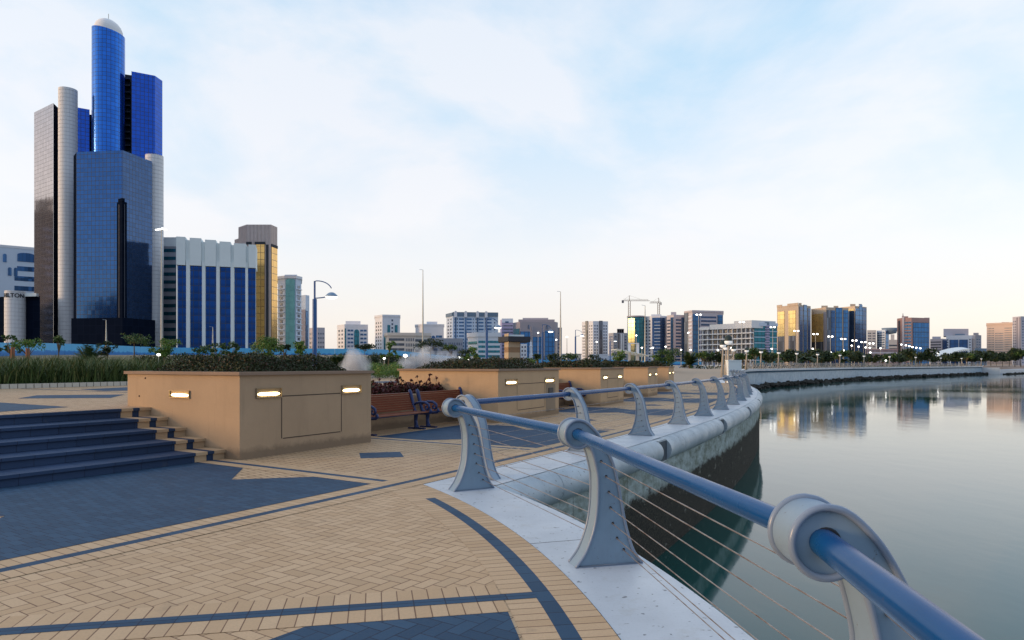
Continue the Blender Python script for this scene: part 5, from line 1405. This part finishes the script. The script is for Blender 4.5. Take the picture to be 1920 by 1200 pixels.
# lit double-headed street lights and single ones
def dbl(lbl, p, y, D, two=True, zb=None, grp='lit street lights along the far road'):
    x = px(p, D); q = D/FP; zt_ = ztop(y, D); zb = hland(x, D) if zb is None else zb
    t = thing('street_light', lbl, 'street light', (x, D, zb), group=grp)
    mb = MB(); mb.tube([(x, D, zb), (x, D, zt_)], [.11, .07], 6); mb.build('pole', M_mast, t)
    for s_ in ((-1, 1) if two else (0,)):
        mb = MB(); mb.bar((x, D, zt_), (x+s_*3.2*q, D, zt_+.1*q), .08, .08)
        if s_: mb.build('arm', M_mast, t)
        mb = MB(); mb.blob((x+s_*3.4*q, D, zt_), 2.1*q if two else 1.6*q, 1.6*q, 1.25*q, 10, 6); mb.build('lamp', M_bulb2, t, smooth=True)
ordn = ['first', 'second', 'third', 'fourth', 'fifth', 'sixth', 'seventh', 'eighth', 'ninth', 'tenth', 'eleventh', 'twelfth', 'thirteenth', 'fourteenth', 'fifteenth', 'sixteenth', 'seventeenth', 'eighteenth', 'nineteenth', 'twentieth']
for i, (p, y) in enumerate([(1310, 590), (1391, 604), (1449, 613.5), (1493, 620.5), (1529, 626.5), (1557, 631), (1581, 635.5), (1602, 638.5), (1619, 641.5), (1634, 644)]):
    D = 93*168/(HY-y); dbl('lit double headed street light, %s of the tall row counted from the left' % ordn[i], p, y, D)
for i, (p, y) in enumerate([(1690, 646), (1698.6, 647.5), (1705, 649), (1711, 650.7), (1718, 652), (1725.5, 653)]):
    dbl('tiny lit street light in front of the red and blue tower, %s from its left' % ordn[i], p, y, 400+22*i, False)
for i, (p, y, D) in enumerate([(1597, 648, 300), (1610, 650, 320), (1623, 651.5, 330), (1631, 652, 350), (1651, 653, 360), (1632, 661, 230), (1705, 662, 260), (1759, 662, 300), (1804, 664, 320), (1813, 665, 330), (1661, 676, 200)]):
    dbl('small lit white lamp over the trees, %s from the left between golden and beige towers' % ordn[i], p, y, D, False, grp='small white lamps above the far trees')
for i, (p, y, D) in enumerate([(1009, 624, 230), (1043, 637, 240), (1063, 632, 190), (1119, 641, 230), (1193, 629, 140), (1203.5, 652, 150), (1224, 652, 150), (1248, 650, 200), (1277, 656, 200), (1295, 656, 210), (1290.5, 624, 150), (1346, 656, 170), (1371, 652, 180), (1417, 659, 180), (1447, 654, 230), (1487, 660, 200), (1524, 654, 260), (1558, 661, 210), (1582, 657, 270)]):
    dbl('small lit lamp on a thin pole, %s from the left beyond the striped stone pillar' % ordn[i], p, y, D, False, grp='small lit lamps on thin poles')
# garden lights
def garden(lbl, p, y, D, r):
    x = px(p, D); zb = hland(x, D); z = ztop(y, D); t = thing('garden_light', lbl, 'garden light', (x, D, zb), group='low lit garden lights')
    mb = MB(); mb.tube([(x, D, zb), (x, D, max(zb+.1, z-r*.5))], .03, 6); mb.build('stem', M_mast, t)
    mb = MB(); mb.blob((x, D, z), r, r, r*.7, 12, 8); mb.build('lamp', M_bulb2, t, smooth=True)
for p, y, D, r, l in [(297.5, 665, 52, .13, 'low lit lamp below the dense tree right of the black podium'), (468, 668.5, 44, .115, 'low lit lamp left of the bright green bush'), (545, 669.5, 48, .09, 'low lit lamp right of the bright green bush'),
                      (720.5, 672, 50, .09, 'low lit lamp in the bushes between the two sprays'), (760, 667, 52, .16, 'big round lit lamp at the left edge of the larger spray'), (878, 673.5, 60, .1, 'low lit lamp left of the second blue lamp post'), (861, 670, 70, .1, 'low lit lamp at the right edge of the larger spray')]:
    garden(l, p, y, D, r)
# promenade globe lamps
def globe_lamp(lbl, p, D, top):
    x = px(p, D); zb = max(0, hland(x, D)) if D < 100 else qz(D); H = ztop(top, D)-zb
    t = thing('globe_lamp', lbl, 'lamp', (x, D, zb), group='capped globe lamps along the quay')
    mb = MB(); mb.tube([(x-.10, D, zb), (x-.03, D, zb+H*.45), (x, D, zb+H*.78)], [.20, .13, .07], 8); mb.build('post', M_lampwood, t, smooth=True)
    mb = MB(); mb.blob((x, D, zb+H*.86), .34, .34, .26, 14, 8); mb.build('globe', M_globe, t, smooth=True)
    mb = MB(); mb.lathe([(.36, zb+H*.88), (.30, zb+H*.97), (.12, zb+H), (.01, zb+H+.01)], (x, D, 0), 12); mb.build('cap', M_leafcap, t, smooth=True)
M_lampwood = plain('lamp_post_stone', (.40, .34, .26), .8, var=.25, scale=4); M_globe = emis('globe', (1, .98, .95), .35, (.8, .82, .82)); M_leafcap = plain('lamp_cap', (.015, .03, .025), .5)
def qpt(p):
    for a, b in zip(Q[:-1], Q[1:]):
        pa, pb = 960+FP*a[0]/a[1], 960+FP*b[0]/b[1]
        if a[1] > 112 and pa <= p <= pb: return a[1]+(b[1]-a[1])*(p-pa)/max(pb-pa, 1e-6)
    return 276
gl_ = [(1365.6, 59, 628.5), (1355.5, 74, 638), (1361, 85, 644), (1375.5, 96, 648.5), (1400, 107, 652)]
gn = ['tallest globe lamp with dark cap standing left of the white pedestal', 'second tallest globe lamp just left of the tallest one', 'third globe lamp between the two tallest ones', 'globe lamp right behind the white pedestal', 'globe lamp just right of the white pedestal']
for (p, D, y), l in zip(gl_, gn): globe_lamp(l, p, D, y)
for i, p in enumerate([1427, 1460, 1494, 1533, 1575, 1620, 1668, 1717, 1764, 1803, 1840]):
    D = qpt(p)+1.2; globe_lamp('globe lamp on the far quay railing, %s to the right of the pedestal group' % ordn[i], p, D, HY-(4.3-EYE)*FP/D)
# pedestal
def wpt(p, D): return (px(p, D), D)
t = thing('pedestal', 'plain white pedestal block where the long railing ends', 'pedestal', (px(1378, 58.5), 58.5, 0))
P = [wpt(1365.8, 58), wpt(1390.5, 58.4), (px(1390.5, 58.4)+.2, 59.6), (px(1365.8, 58)+.2, 59.4)]
mb = MB(); mb.prism(P, -.3, 1.86); mb.build('block', W_crown, t)
mb = MB(); c = (sum(p[0] for p in P)/4, sum(p[1] for p in P)/4); mb.prism([(c[0]+(p[0]-c[0])*1.05, c[1]+(p[1]-c[1])*1.05) for p in P], 1.86, 1.96, bot=True); mb.build('cap', W_crown, t)
# far quay railing
fq = thing('quay_railing', 'long lattice railing of crossed bars on top of the far quay wall', 'railing', (66, 149, .78))
Qf = [q for q in resample(QE, 2.55) if q[1] > 111]
M_lat = plain('lattice_metal', (.36, .33, .30), .6)
for i, (a, b) in enumerate(zip(Qf[:-1], Qf[1:])):
    za, zb = qz(a[1]), qz(b[1]); A = Vector((a[0]-.25, a[1]+.25, za)); B = Vector((b[0]-.25, b[1]+.25, zb)); U = Vector((0, 0, 1.0))
    mb = MB(); d_ = (B-A)
    mb.bar(A+U, B+U, .09, .09); mb.bar(A+U*.12, B+U*.12, .06, .06)
    for k in range(2):
        p, q = A+d_*(k/2), A+d_*((k+1)/2); mb.bar(p+U*.12, q+U, .06, .06); mb.bar(p+U, q+U*.12, .06, .06)
    mb.build('lattice_panel', M_lat, fq)
    if i % 2 == 0:
        mb = MB(); mb.box(A.x-.11, A.x+.11, A.y-.11, A.y+.11, za, za+1.15); mb.build('post', M_lampwood, fq)
# striped stone pillar
t = thing('stone_pillar', 'striped beige and brown stone pillar carrying a dark flat roof slab', 'pillar', (px(960, 40.5), 40.5, .8))
def stripes():
    m = NT('striped_stone', (.4, .3, .2), .8); z = m.sep(m.pos())[2]; k = m.M('FLOORED_MODULO', m.M('FLOOR', m.M('DIVIDE', m.M('SUBTRACT', z, .72), .315)), 2.0)
    n = m.noise(3, 4, .6, vec=m.pos()); m.color(m.mix(m.M('MULTIPLY_ADD', n, .15, m.M('MULTIPLY', k, .85)), (.46, .36, .24), (.26, .155, .08))); return m.mat
M_str = stripes()
def pr2(root, name, mat, pts, z0, z1):
    mb = MB(); mb.prism([wpt(p, D) for p, D in pts], z0, z1, bot=True); return mb.build(name, mat, root)
pr2(t, 'shaft', M_str, [(953.5, 40.06), (975, 40.6), (972, 41.6), (951, 41.2)], .6, 2.92)
pr2(t, 'fin', M_str, [(946, 40.8), (953.4, 40.0), (951.5, 41.3), (945.5, 41.6)], .6, ztop(625.5, 40.4))
pr2(t, 'roof_slab', W_dark, [(934, 40.9), (953, 39.9), (995, 40.5), (986, 43), (936, 42.6)], 2.94, 3.24)
pr2(t, 'upper_roof', W_crown, [(954.5, 40.3), (983, 40.7), (978, 42), (953, 42)], 3.25, 3.36)
# shade canopy
t = thing('shade_canopy', 'white slatted shade canopy on two square columns below the curved balcony tower', 'canopy', (px(1180, 118), 118, 1))
for p in (1180, 1196): pr2(t, 'column', W_white, [(p-2.4, 118), (p+2.4, 118), (p+2.3, 119), (p-2.3, 119)], .6, ztop(643, 118))
pr2(t, 'tie_beam', W_white, [(1178, 117.9), (1198, 117.9), (1198, 118.05), (1178, 118.05)], ztop(644.5, 118), ztop(643.2, 118))
for k in range(12):
    a = k/12; mb = MB(); x0, x1 = px(1150+60*a, 118), px(1150+60*(a+.055), 118); z = ztop(655+12*a, 118)
    mb.box(x0, x1, 114, 121, z-.1, z); 
    if k == 0: sl_m = MB()
    sl_m.v and None
    b_ = len(sl_m.v); sl_m.v += mb.v; sl_m.f += [tuple(b_+i for i in f_) for f_ in mb.f]; sl_m.uv += mb.uv; sl_m.m += mb.m
sl_m.bar((px(1150, 118), 115, ztop(655, 118)-.15), (px(1210, 118), 115, ztop(667, 118)-.15), .12, .15); sl_m.bar((px(1150, 118), 120, ztop(655, 118)-.15), (px(1210, 118), 120, ztop(667, 118)-.15), .12, .15)
sl_m.build('slatted_roof', W_crown, t)
# low white planters by the end of the promenade
for p0, p1, m_, l in ((1271, 1296, W_paleb, 'low pale blue block planter under the bushy palm, left one'), (1297, 1324, W_crown, 'low white block planter, right one beside the promenade end')):
    D = 128; x = px((p0+p1)/2, D); t = thing('block_planter', l, 'planter', (x, D, hland(x, D)), group='low block planters')
    pr2(t, 'wall', m_, [(p0, D), (p1, D), (p1, D+3), (p0, D+3)], 0, ztop(686.5, D))
    pr2(t, 'soil', M_soil, [(p0+1, D+.2), (p1-1, D+.2), (p1-1, D+2.8), (p0+1, D+2.8)], 0, ztop(686.2, D))
# stakes in the grass bed
for p, l in ((24, 'short brown wooden stake in the grass, left of two'), (52, 'short brown wooden stake in the grass, right of two')):
    D = 30; x = px(p, D); mb = MB(); z = hland(x, D); mb.tube([(x, D, z), (x, D, ztop(651 if p < 30 else 653, D))], [.085, .08], 8)
    tag(mb.build('wooden_stake', M_stake, org=(x, D, z)), l, 'stake', 'wooden stakes in the grass bed')
# fountain sprays
M_mist = bpy.data.materials.new('fountain_mist'); M_mist.use_nodes = True; _t = M_mist.node_tree; _t.nodes.clear()
_o = _t.nodes.new('ShaderNodeOutputMaterial'); _v = _t.nodes.new('ShaderNodeVolumePrincipled'); _v.inputs['Color'].default_value = (.985, .985, 1, 1); _v.inputs['Density'].default_value = .62; _v.inputs['Anisotropy'].default_value = .2
_t.links.new(_v.outputs[0], _o.inputs['Volume'])
def spray(lbl, p0, p1, ytop_, D, n, col_h):
    x0, x1 = px(p0, D), px(p1, D); zb = .80; H = ztop(ytop_, D)-zb; t = thing('fountain_spray', lbl, 'fountain', ((x0+x1)/2, D, zb), group='misty fountain sprays')
    for k in range(n):
        u_ = (k+.5)/n+random.uniform(-.5, .5)/n; cx2 = x0+(x1-x0)*u_; hh = H*col_h(u_)*random.uniform(.55, 1.0); r = random.uniform(.28, .55)*(1 if x1-x0 < 3 else 1.35)
        mb = MB(); mb.blob((0, 0, 0), 1, 1, 1, 20, 12); sd_ = random.uniform(0, 50); yo = random.uniform(-.4, .4)
        for i, (x, y, z) in enumerate(mb.v):
            q = noise.noise_vector(Vector((x*1.3+sd_, y*1.3, z*1.6)))*.45; w_ = 1.0-.35*(z+1)/2
            mb.v[i] = (cx2+(x*w_+q.x)*r, D+yo+(y*w_+q.y)*r, zb+max(0, (z+1)/2+q.z*.22)*hh)
        mb.build('mist_plume', M_mist, t, smooth=True)
spray('smaller white mist of fountain spray right behind the nearest planter', 642, 690, 641, 37, 15, lambda u: .6+.4*math.sin(u*math.pi))
spray('larger pale mist of fountain spray left of the second planter', 752, 862, 640, 44, 30, lambda u: .65+.35*math.sin(min(1, u*1.6)*math.pi*.5) if u < .75 else .8)

# ================================================================ trees
def tree(lbl, p, ytop_, D, wpx, leafm, name='tree', kind='round', n=900, ls=None, group=None, trunk_h=.45):
    x = px(p, D); zb = hland(x, D); H = ztop(ytop_, D)-zb; W_ = wpx*D/FP/2
    t = thing(name, lbl, 'tree', (x, D, zb), group=group)
    ls = ls or max(.10, D*.0022)
    mb = MB(); cb = MB(); base = trunk_h*H
    lean = random.uniform(-.12, .12)*H
    mb.tube([(x, D, zb-.1), (x+lean*.3, D, zb+base*.6), (x+lean*.6, D, zb+base)], [.05*H*.35+.03, .04*H*.3+.02, .03*H*.3+.015], 7)
    q = 9
    for k in range(q):
        a = random.uniform(0, 6.28); rr2 = random.uniform(.35, .92) if kind != 'sparse' else random.uniform(.3, 1.0)
        hx, hy = math.cos(a)*W_*rr2, math.sin(a)*W_*rr2*.8; hz = random.uniform(.50, .93) if kind != 'flat' else random.uniform(.72, .92)
        hz = min(hz, 1-.25*rr2*rr2+.05)
        tip = (x+lean*.6+hx, D+hy, zb+H*hz); mid = (x+lean*.6+hx*.45, D+hy*.45, zb+base+(H*hz-base)*.55)
        mb.tube([(x+lean*.6, D, zb+base*.97), mid, tip], [.022*H*.5+.01, .012*H*.5+.008, .006], 5)
        rc_ = W_*random.uniform(.28, .42)*(1.0 if kind != 'sparse' else .62)
        clump(cb, tip, rc_, int(n/q*.62), ls, 1.3)
        if kind == 'round': clump(cb, mid, rc_*.9, int(n/q*.35), ls, 1.3)
        else: clump(cb, (tip[0]+random.uniform(-1, 1)*W_*.25, tip[1], tip[2]-H*.05), rc_*.7, int(n/q*.3), ls, 1.3)
    clump(cb, (x+lean*.6, D, zb+H*.86), W_*.38, int(n*.12), ls, 1.3)
    mb.build('trunk', M_trunk, t); cb.build('crown', leafm, t)
    return t
def palm(lbl, p, ytop_, D, wpx, trunk=.0, n=34, group=None, cat='palm'):
    x = px(p, D); zb = hland(x, D); H = ztop(ytop_, D)-zb; W_ = wpx*D/FP/2
    t = thing('palm_tree', lbl, cat, (x, D, zb), group=group); th = H*trunk
    mb = MB(); mb.tube([(x, D, zb-.1), (x, D, zb+max(th, .25*H))], [.22, .17] if D > 60 else [.2, .15], 8); mb.build('trunk', M_trunk, t)
    cb = MB()
    for k in range(n):
        a = random.uniform(0, 6.28); elv = random.uniform(.05, 1.25); L = W_*random.uniform(.85, 1.2)
        dr_ = Vector((math.cos(a)*math.cos(elv), math.sin(a)*math.cos(elv), math.sin(elv)*(H-th)/max(W_, .1)*.95)); c0 = Vector((x, D, zb+th+.1*H)); pts_ = []
        for j in range(9):
            u_ = j/8; pts_.append(c0+dr_*L*u_+Vector((0, 0, -L*.45*u_*u_)))
        cb.tube(pts_, .012*max(1, D/60), 3)
        for j in range(1, 9):
            for sgn in (-1, 1):
                for e_ in (0, .5):
                    b_ = pts_[j-1].lerp(pts_[j], e_); tdir = (pts_[j]-pts_[j-1]).normalized(); sd_ = tdir.cross(Vector((0, 0, 1))).normalized()*sgn
                    ll = W_*.34*(1-.6*abs(j/8-.4)); tip = b_+sd_*ll*.8+tdir*ll*.6+Vector((0, 0, -.15*ll)); wv = tdir*max(.025, D*.0009)
                    cb.face([b_-wv, b_+wv, tip])
    cb.build('fronds', M_palm, t); return t
tree('small sparse young tree at the left edge before the white drum', 17, 622, 62, 34, M_leaf, kind='sparse', n=700)
tree('low spreading tree with leaning branches right of the white drum', 52, 634, 60, 62, M_leafb, kind='flat', n=900)
tree('small tree in front of the left white cylinder', 108, 624, 70, 30, M_leaf, kind='flat', n=600)
palm('wide low bushy palm in front of the black podium', 168, 634, 56, 78, .0, 60)
tree('small dark tree just right of the wide bushy palm', 201, 636, 66, 34, M_leafd, kind='round', n=700)
tree('flat thin crowned tree before the right part of the black podium', 252, 624, 76, 62, M_leaf, kind='flat', n=700, trunk_h=.7)
tree('dense rounded tree beside the low lit lamp below the finned office', 307, 632, 58, 52, M_leafb, kind='round', n=1700)
tree('small low tree in front of the third fin of the finned office', 384, 648, 66, 40, M_leaf, kind='flat', n=700)
tree('small slanting tree in front of the right half of the finned office', 412, 640, 64, 44, M_leaf, kind='sparse', n=700)
tree('dark twin stemmed tree left of the bright green bush', 438, 636, 60, 40, M_leaf, kind='sparse', n=900)
tree('bright green dense bush below the ribbed tower', 500, 628, 42, 74, M_leafb, kind='round', n=3200, ls=.085, trunk_h=.2)
tree('small tree left of the nearest blue lamp post', 563, 636, 62, 32, M_leafb, kind='round', n=900, trunk_h=.6)
tree('small tree with bare lower trunk between bush and lamp post', 534, 642, 64, 26, M_leafd, kind='flat', n=500)
palm('young palm with arching fronds behind the smaller spray', 634, 652, 52, 50, .1, 26)
tree('thin young tree between the two sprays', 728, 636, 50, 34, M_leafb, kind='sparse', n=700, trunk_h=.6)
tree('dark tree behind the smaller spray above the hoarding', 683, 646, 120, 40, M_leafd, kind='flat', n=600)
tree('small dark tree right of the larger spray', 868, 652, 62, 40, M_leafd, kind='round', n=800)
tree('bright yellow green shrub left of the second blue lamp post', 888, 646, 56, 36, M_leafb, kind='sparse', n=900, trunk_h=.3)
tree('grey green tree behind the larger spray', 808, 637, 130, 58, M_leafd, kind='flat', n=700)
tree('small tree behind the larger spray near its right end', 846, 645, 110, 30, M_leaf, kind='flat', n=500)
tree('low shrub just right of the striped stone pillar', 992, 668, 60, 34, M_leafb, kind='round', n=700, trunk_h=.2)
palm('dark palm left of the third blue lamp post', 1008, 656, 110, 40, .35, 26)
tree('low bush between third blue lamp post and thin mast', 1036, 664, 100, 34, M_leafd, kind='round', n=500, trunk_h=.2)
tree('low dark bush below the lone white tower', 1110, 664, 90, 32, M_leafd, kind='round', n=500, trunk_h=.2)
tree('small palm like bush left of the lone white tower', 1064, 664, 95, 36, M_leaf, kind='flat', n=500, trunk_h=.3)
tree('small green tree under the shade canopy', 1162, 656, 92, 26, M_leafb, kind='round', n=500, trunk_h=.4)
tree('wide rounded green bush right of the sixth blue lamp post', 1252, 656, 96, 52, M_leaf, kind='round', n=1300, trunk_h=.2)
tree('small bush left of the wide rounded one', 1229, 664, 96, 26, M_leafb, kind='round', n=500, trunk_h=.2)
palm('large bushy palm standing in the low block planters', 1293, 652, 126, 44, .1, 50)
tree('dark low tree before the left end of the long hotel', 1330, 662, 150, 34, M_leafd, kind='round', n=500)
# green bushes on the lawn between the two nearest planters
mb = MB()
for k in range(60):
    D = random.uniform(36, 48); p = random.uniform(694, 752); x = px(p, D); z = hland(x, D); clump(mb, (x, D, z+random.uniform(.15, .75)), random.uniform(.25, .45), 130, .075, 1.2)
tag(mb.build('lawn_shrubs', M_leafb, org=(px(722, 42), 42, .8)), 'green shrubs on the lawn seen between the two nearest planters', 'shrubs', kind='stuff')
# trees along the far quay: one of each kind, then copies
tp = tree('dark rounded tree on the far quay', 960, 660, 200, 30, M_leafd, kind='round', n=420, ls=.55, group='trees lining the far quay')
pp = palm('palm on the far quay', 960, 657, 200, 34, .45, 24, group='trees lining the far quay', cat='palm')
tpg = tree('green tree on the far quay', 960, 658, 200, 26, M_leaf, kind='flat', n=420, ls=.5, group='trees lining the far quay')
ORGH = {}
random.seed(11)
specs = []
def land_tree(p): 
    D0_ = max(qpt(p) if p > 1408 else 125, 120)
    return D0_+random.uniform(8, 42)
pl_ = [1392, 1404, 1416, 1436, 1448, 1455, 1466, 1478, 1489, 1502, 1512, 1519, 1526, 1541, 1552, 1563, 1572, 1584, 1596, 1607, 1617, 1628, 1642, 1655, 1663, 1676, 1688, 1700, 1712, 1722, 1727, 1738, 1750, 1771, 1790, 1801, 1812, 1822, 1834, 1846, 1858, 1868, 1880, 1892, 1903, 1914, 1348, 1320, 1385, 1496, 1535, 1610, 1668]
plm = [1448, 1512, 1519, 1655, 1663, 1722, 1727, 1584, 1466]
cnt = {0: 0, 1: 0, 2: 0}
for p in sorted(pl_):
    if p in plm: k, src = 1, pp
    elif p % 3 == 0: k, src = 2, tpg
    else: k, src = 0, tp
    D = land_tree(p); x = px(p, D); first = cnt[k] == 0; cnt[k] += 1
    o = src if first else copy_tree(src)
    Hs = (ztop(random.uniform(655, 667), D)-hland(x, D)); Hb = {0: ztop(660, 200)-hland(0, 200), 1: ztop(657, 200)-hland(0, 200), 2: ztop(658, 200)-hland(0, 200)}[k]
    sc_ = Hs/Hb*1.05; sw = sc_*random.uniform(.65, 1.0)
    near_ = 'before the long white hotel' if p < 1457 else 'before the three golden towers' if p < 1626 else 'left of the red and blue tower' if p < 1682 else 'before the red and blue tower' if p < 1745 else 'near the white curved canopy' if p < 1845 else 'below the beige towers at the right edge'
    kind_ = ['dark rounded tree', 'palm with drooping fronds', 'green flat crowned tree'][k]
    place(o, (x, D, hland(x, D)), random.uniform(0, 6.28), (sw, sw, sc_), '%s %s on the far quay' % (kind_, near_)); o['group'] = '%ss %s' % (kind_, near_)
# grass strip where the shrubs meet the terrace edge (far quay hedge)
mb = MB()
for i in range(len(Q)-1):
    if Q[i][1] < 118: continue
    for k in range(3):
        a = Q[i]; b = Q[i+1]; t_ = random.random(); x = a[0]+(b[0]-a[0])*t_-random.uniform(5, 9); y = a[1]+(b[1]-a[1])*t_+random.uniform(5, 9)
        clump(mb, (x, y, hland(x, y)+.25), .7, 12, .3, 1.3)
tag(mb.build('quay_hedge', M_leafd), 'low dark hedge running behind the far quay railing', 'hedge', kind='stuff')

# unseen dark blocks added outside the left edge to darken the tower glass reflections
b = Bld('apartment_block', 'dark block beyond the left edge mirrored in the pinkish wing of the tallest tower', 'building', [(-420, 330), (-240, 350)], 318, 20, W_dark)
b.bands(0, .02, .98, .05, .9, 18, .4, G_win); b.block(-330, -290, 300, 320, 348, 14, W_dark); b.done()
for k_, (x0, x1, y0, y1, h_, lb_) in enumerate([(-352, -318, 96, 122, 47, 'lower dark block outside the left edge mirrored in the blue front of the tallest tower'), (-316, -292, 88, 110, 56, 'taller dark block outside the left edge mirrored in the blue front of the tallest tower')]):
    t = thing('apartment_block', lb_, 'building', ((x0+x1)/2, (y0+y1)/2, 0)); mb = MB(); mb.box(x0, x1, y0, y1, 0, h_); mb.build('wall', W_dark, t)
    for f_ in range(12):
        mb = MB(); mb.box(x0+1, x1-1, y1, y1+.2, 4+f_*3.6, 5.6+f_*3.6); mb.build('window_band', G_win, t)
    mb = MB(); mb.box(x0+8, x1-6, y0+5, y1-6, h_, h_+4); mb.build('rooftop_block', W_dark, t)


mb = MB()
for k in range(420):
    p = random.uniform(255, 950); D = 84+8*noise.noise(Vector((p*.01, 0, 0)))+random.uniform(-1.5, 1.5); x = px(p, D)
    clump(mb, (x, D, hland(x, D)+random.uniform(.1, .95+.5*noise.noise(Vector((p*.03, 2, 0))))), random.uniform(.5, .8), 34, .20, 1.3)
tag(mb.build('lawn_hedge', M_leafd), 'dark green hedge running across the lawn in front of the blue hoarding', 'hedge', kind='stuff')
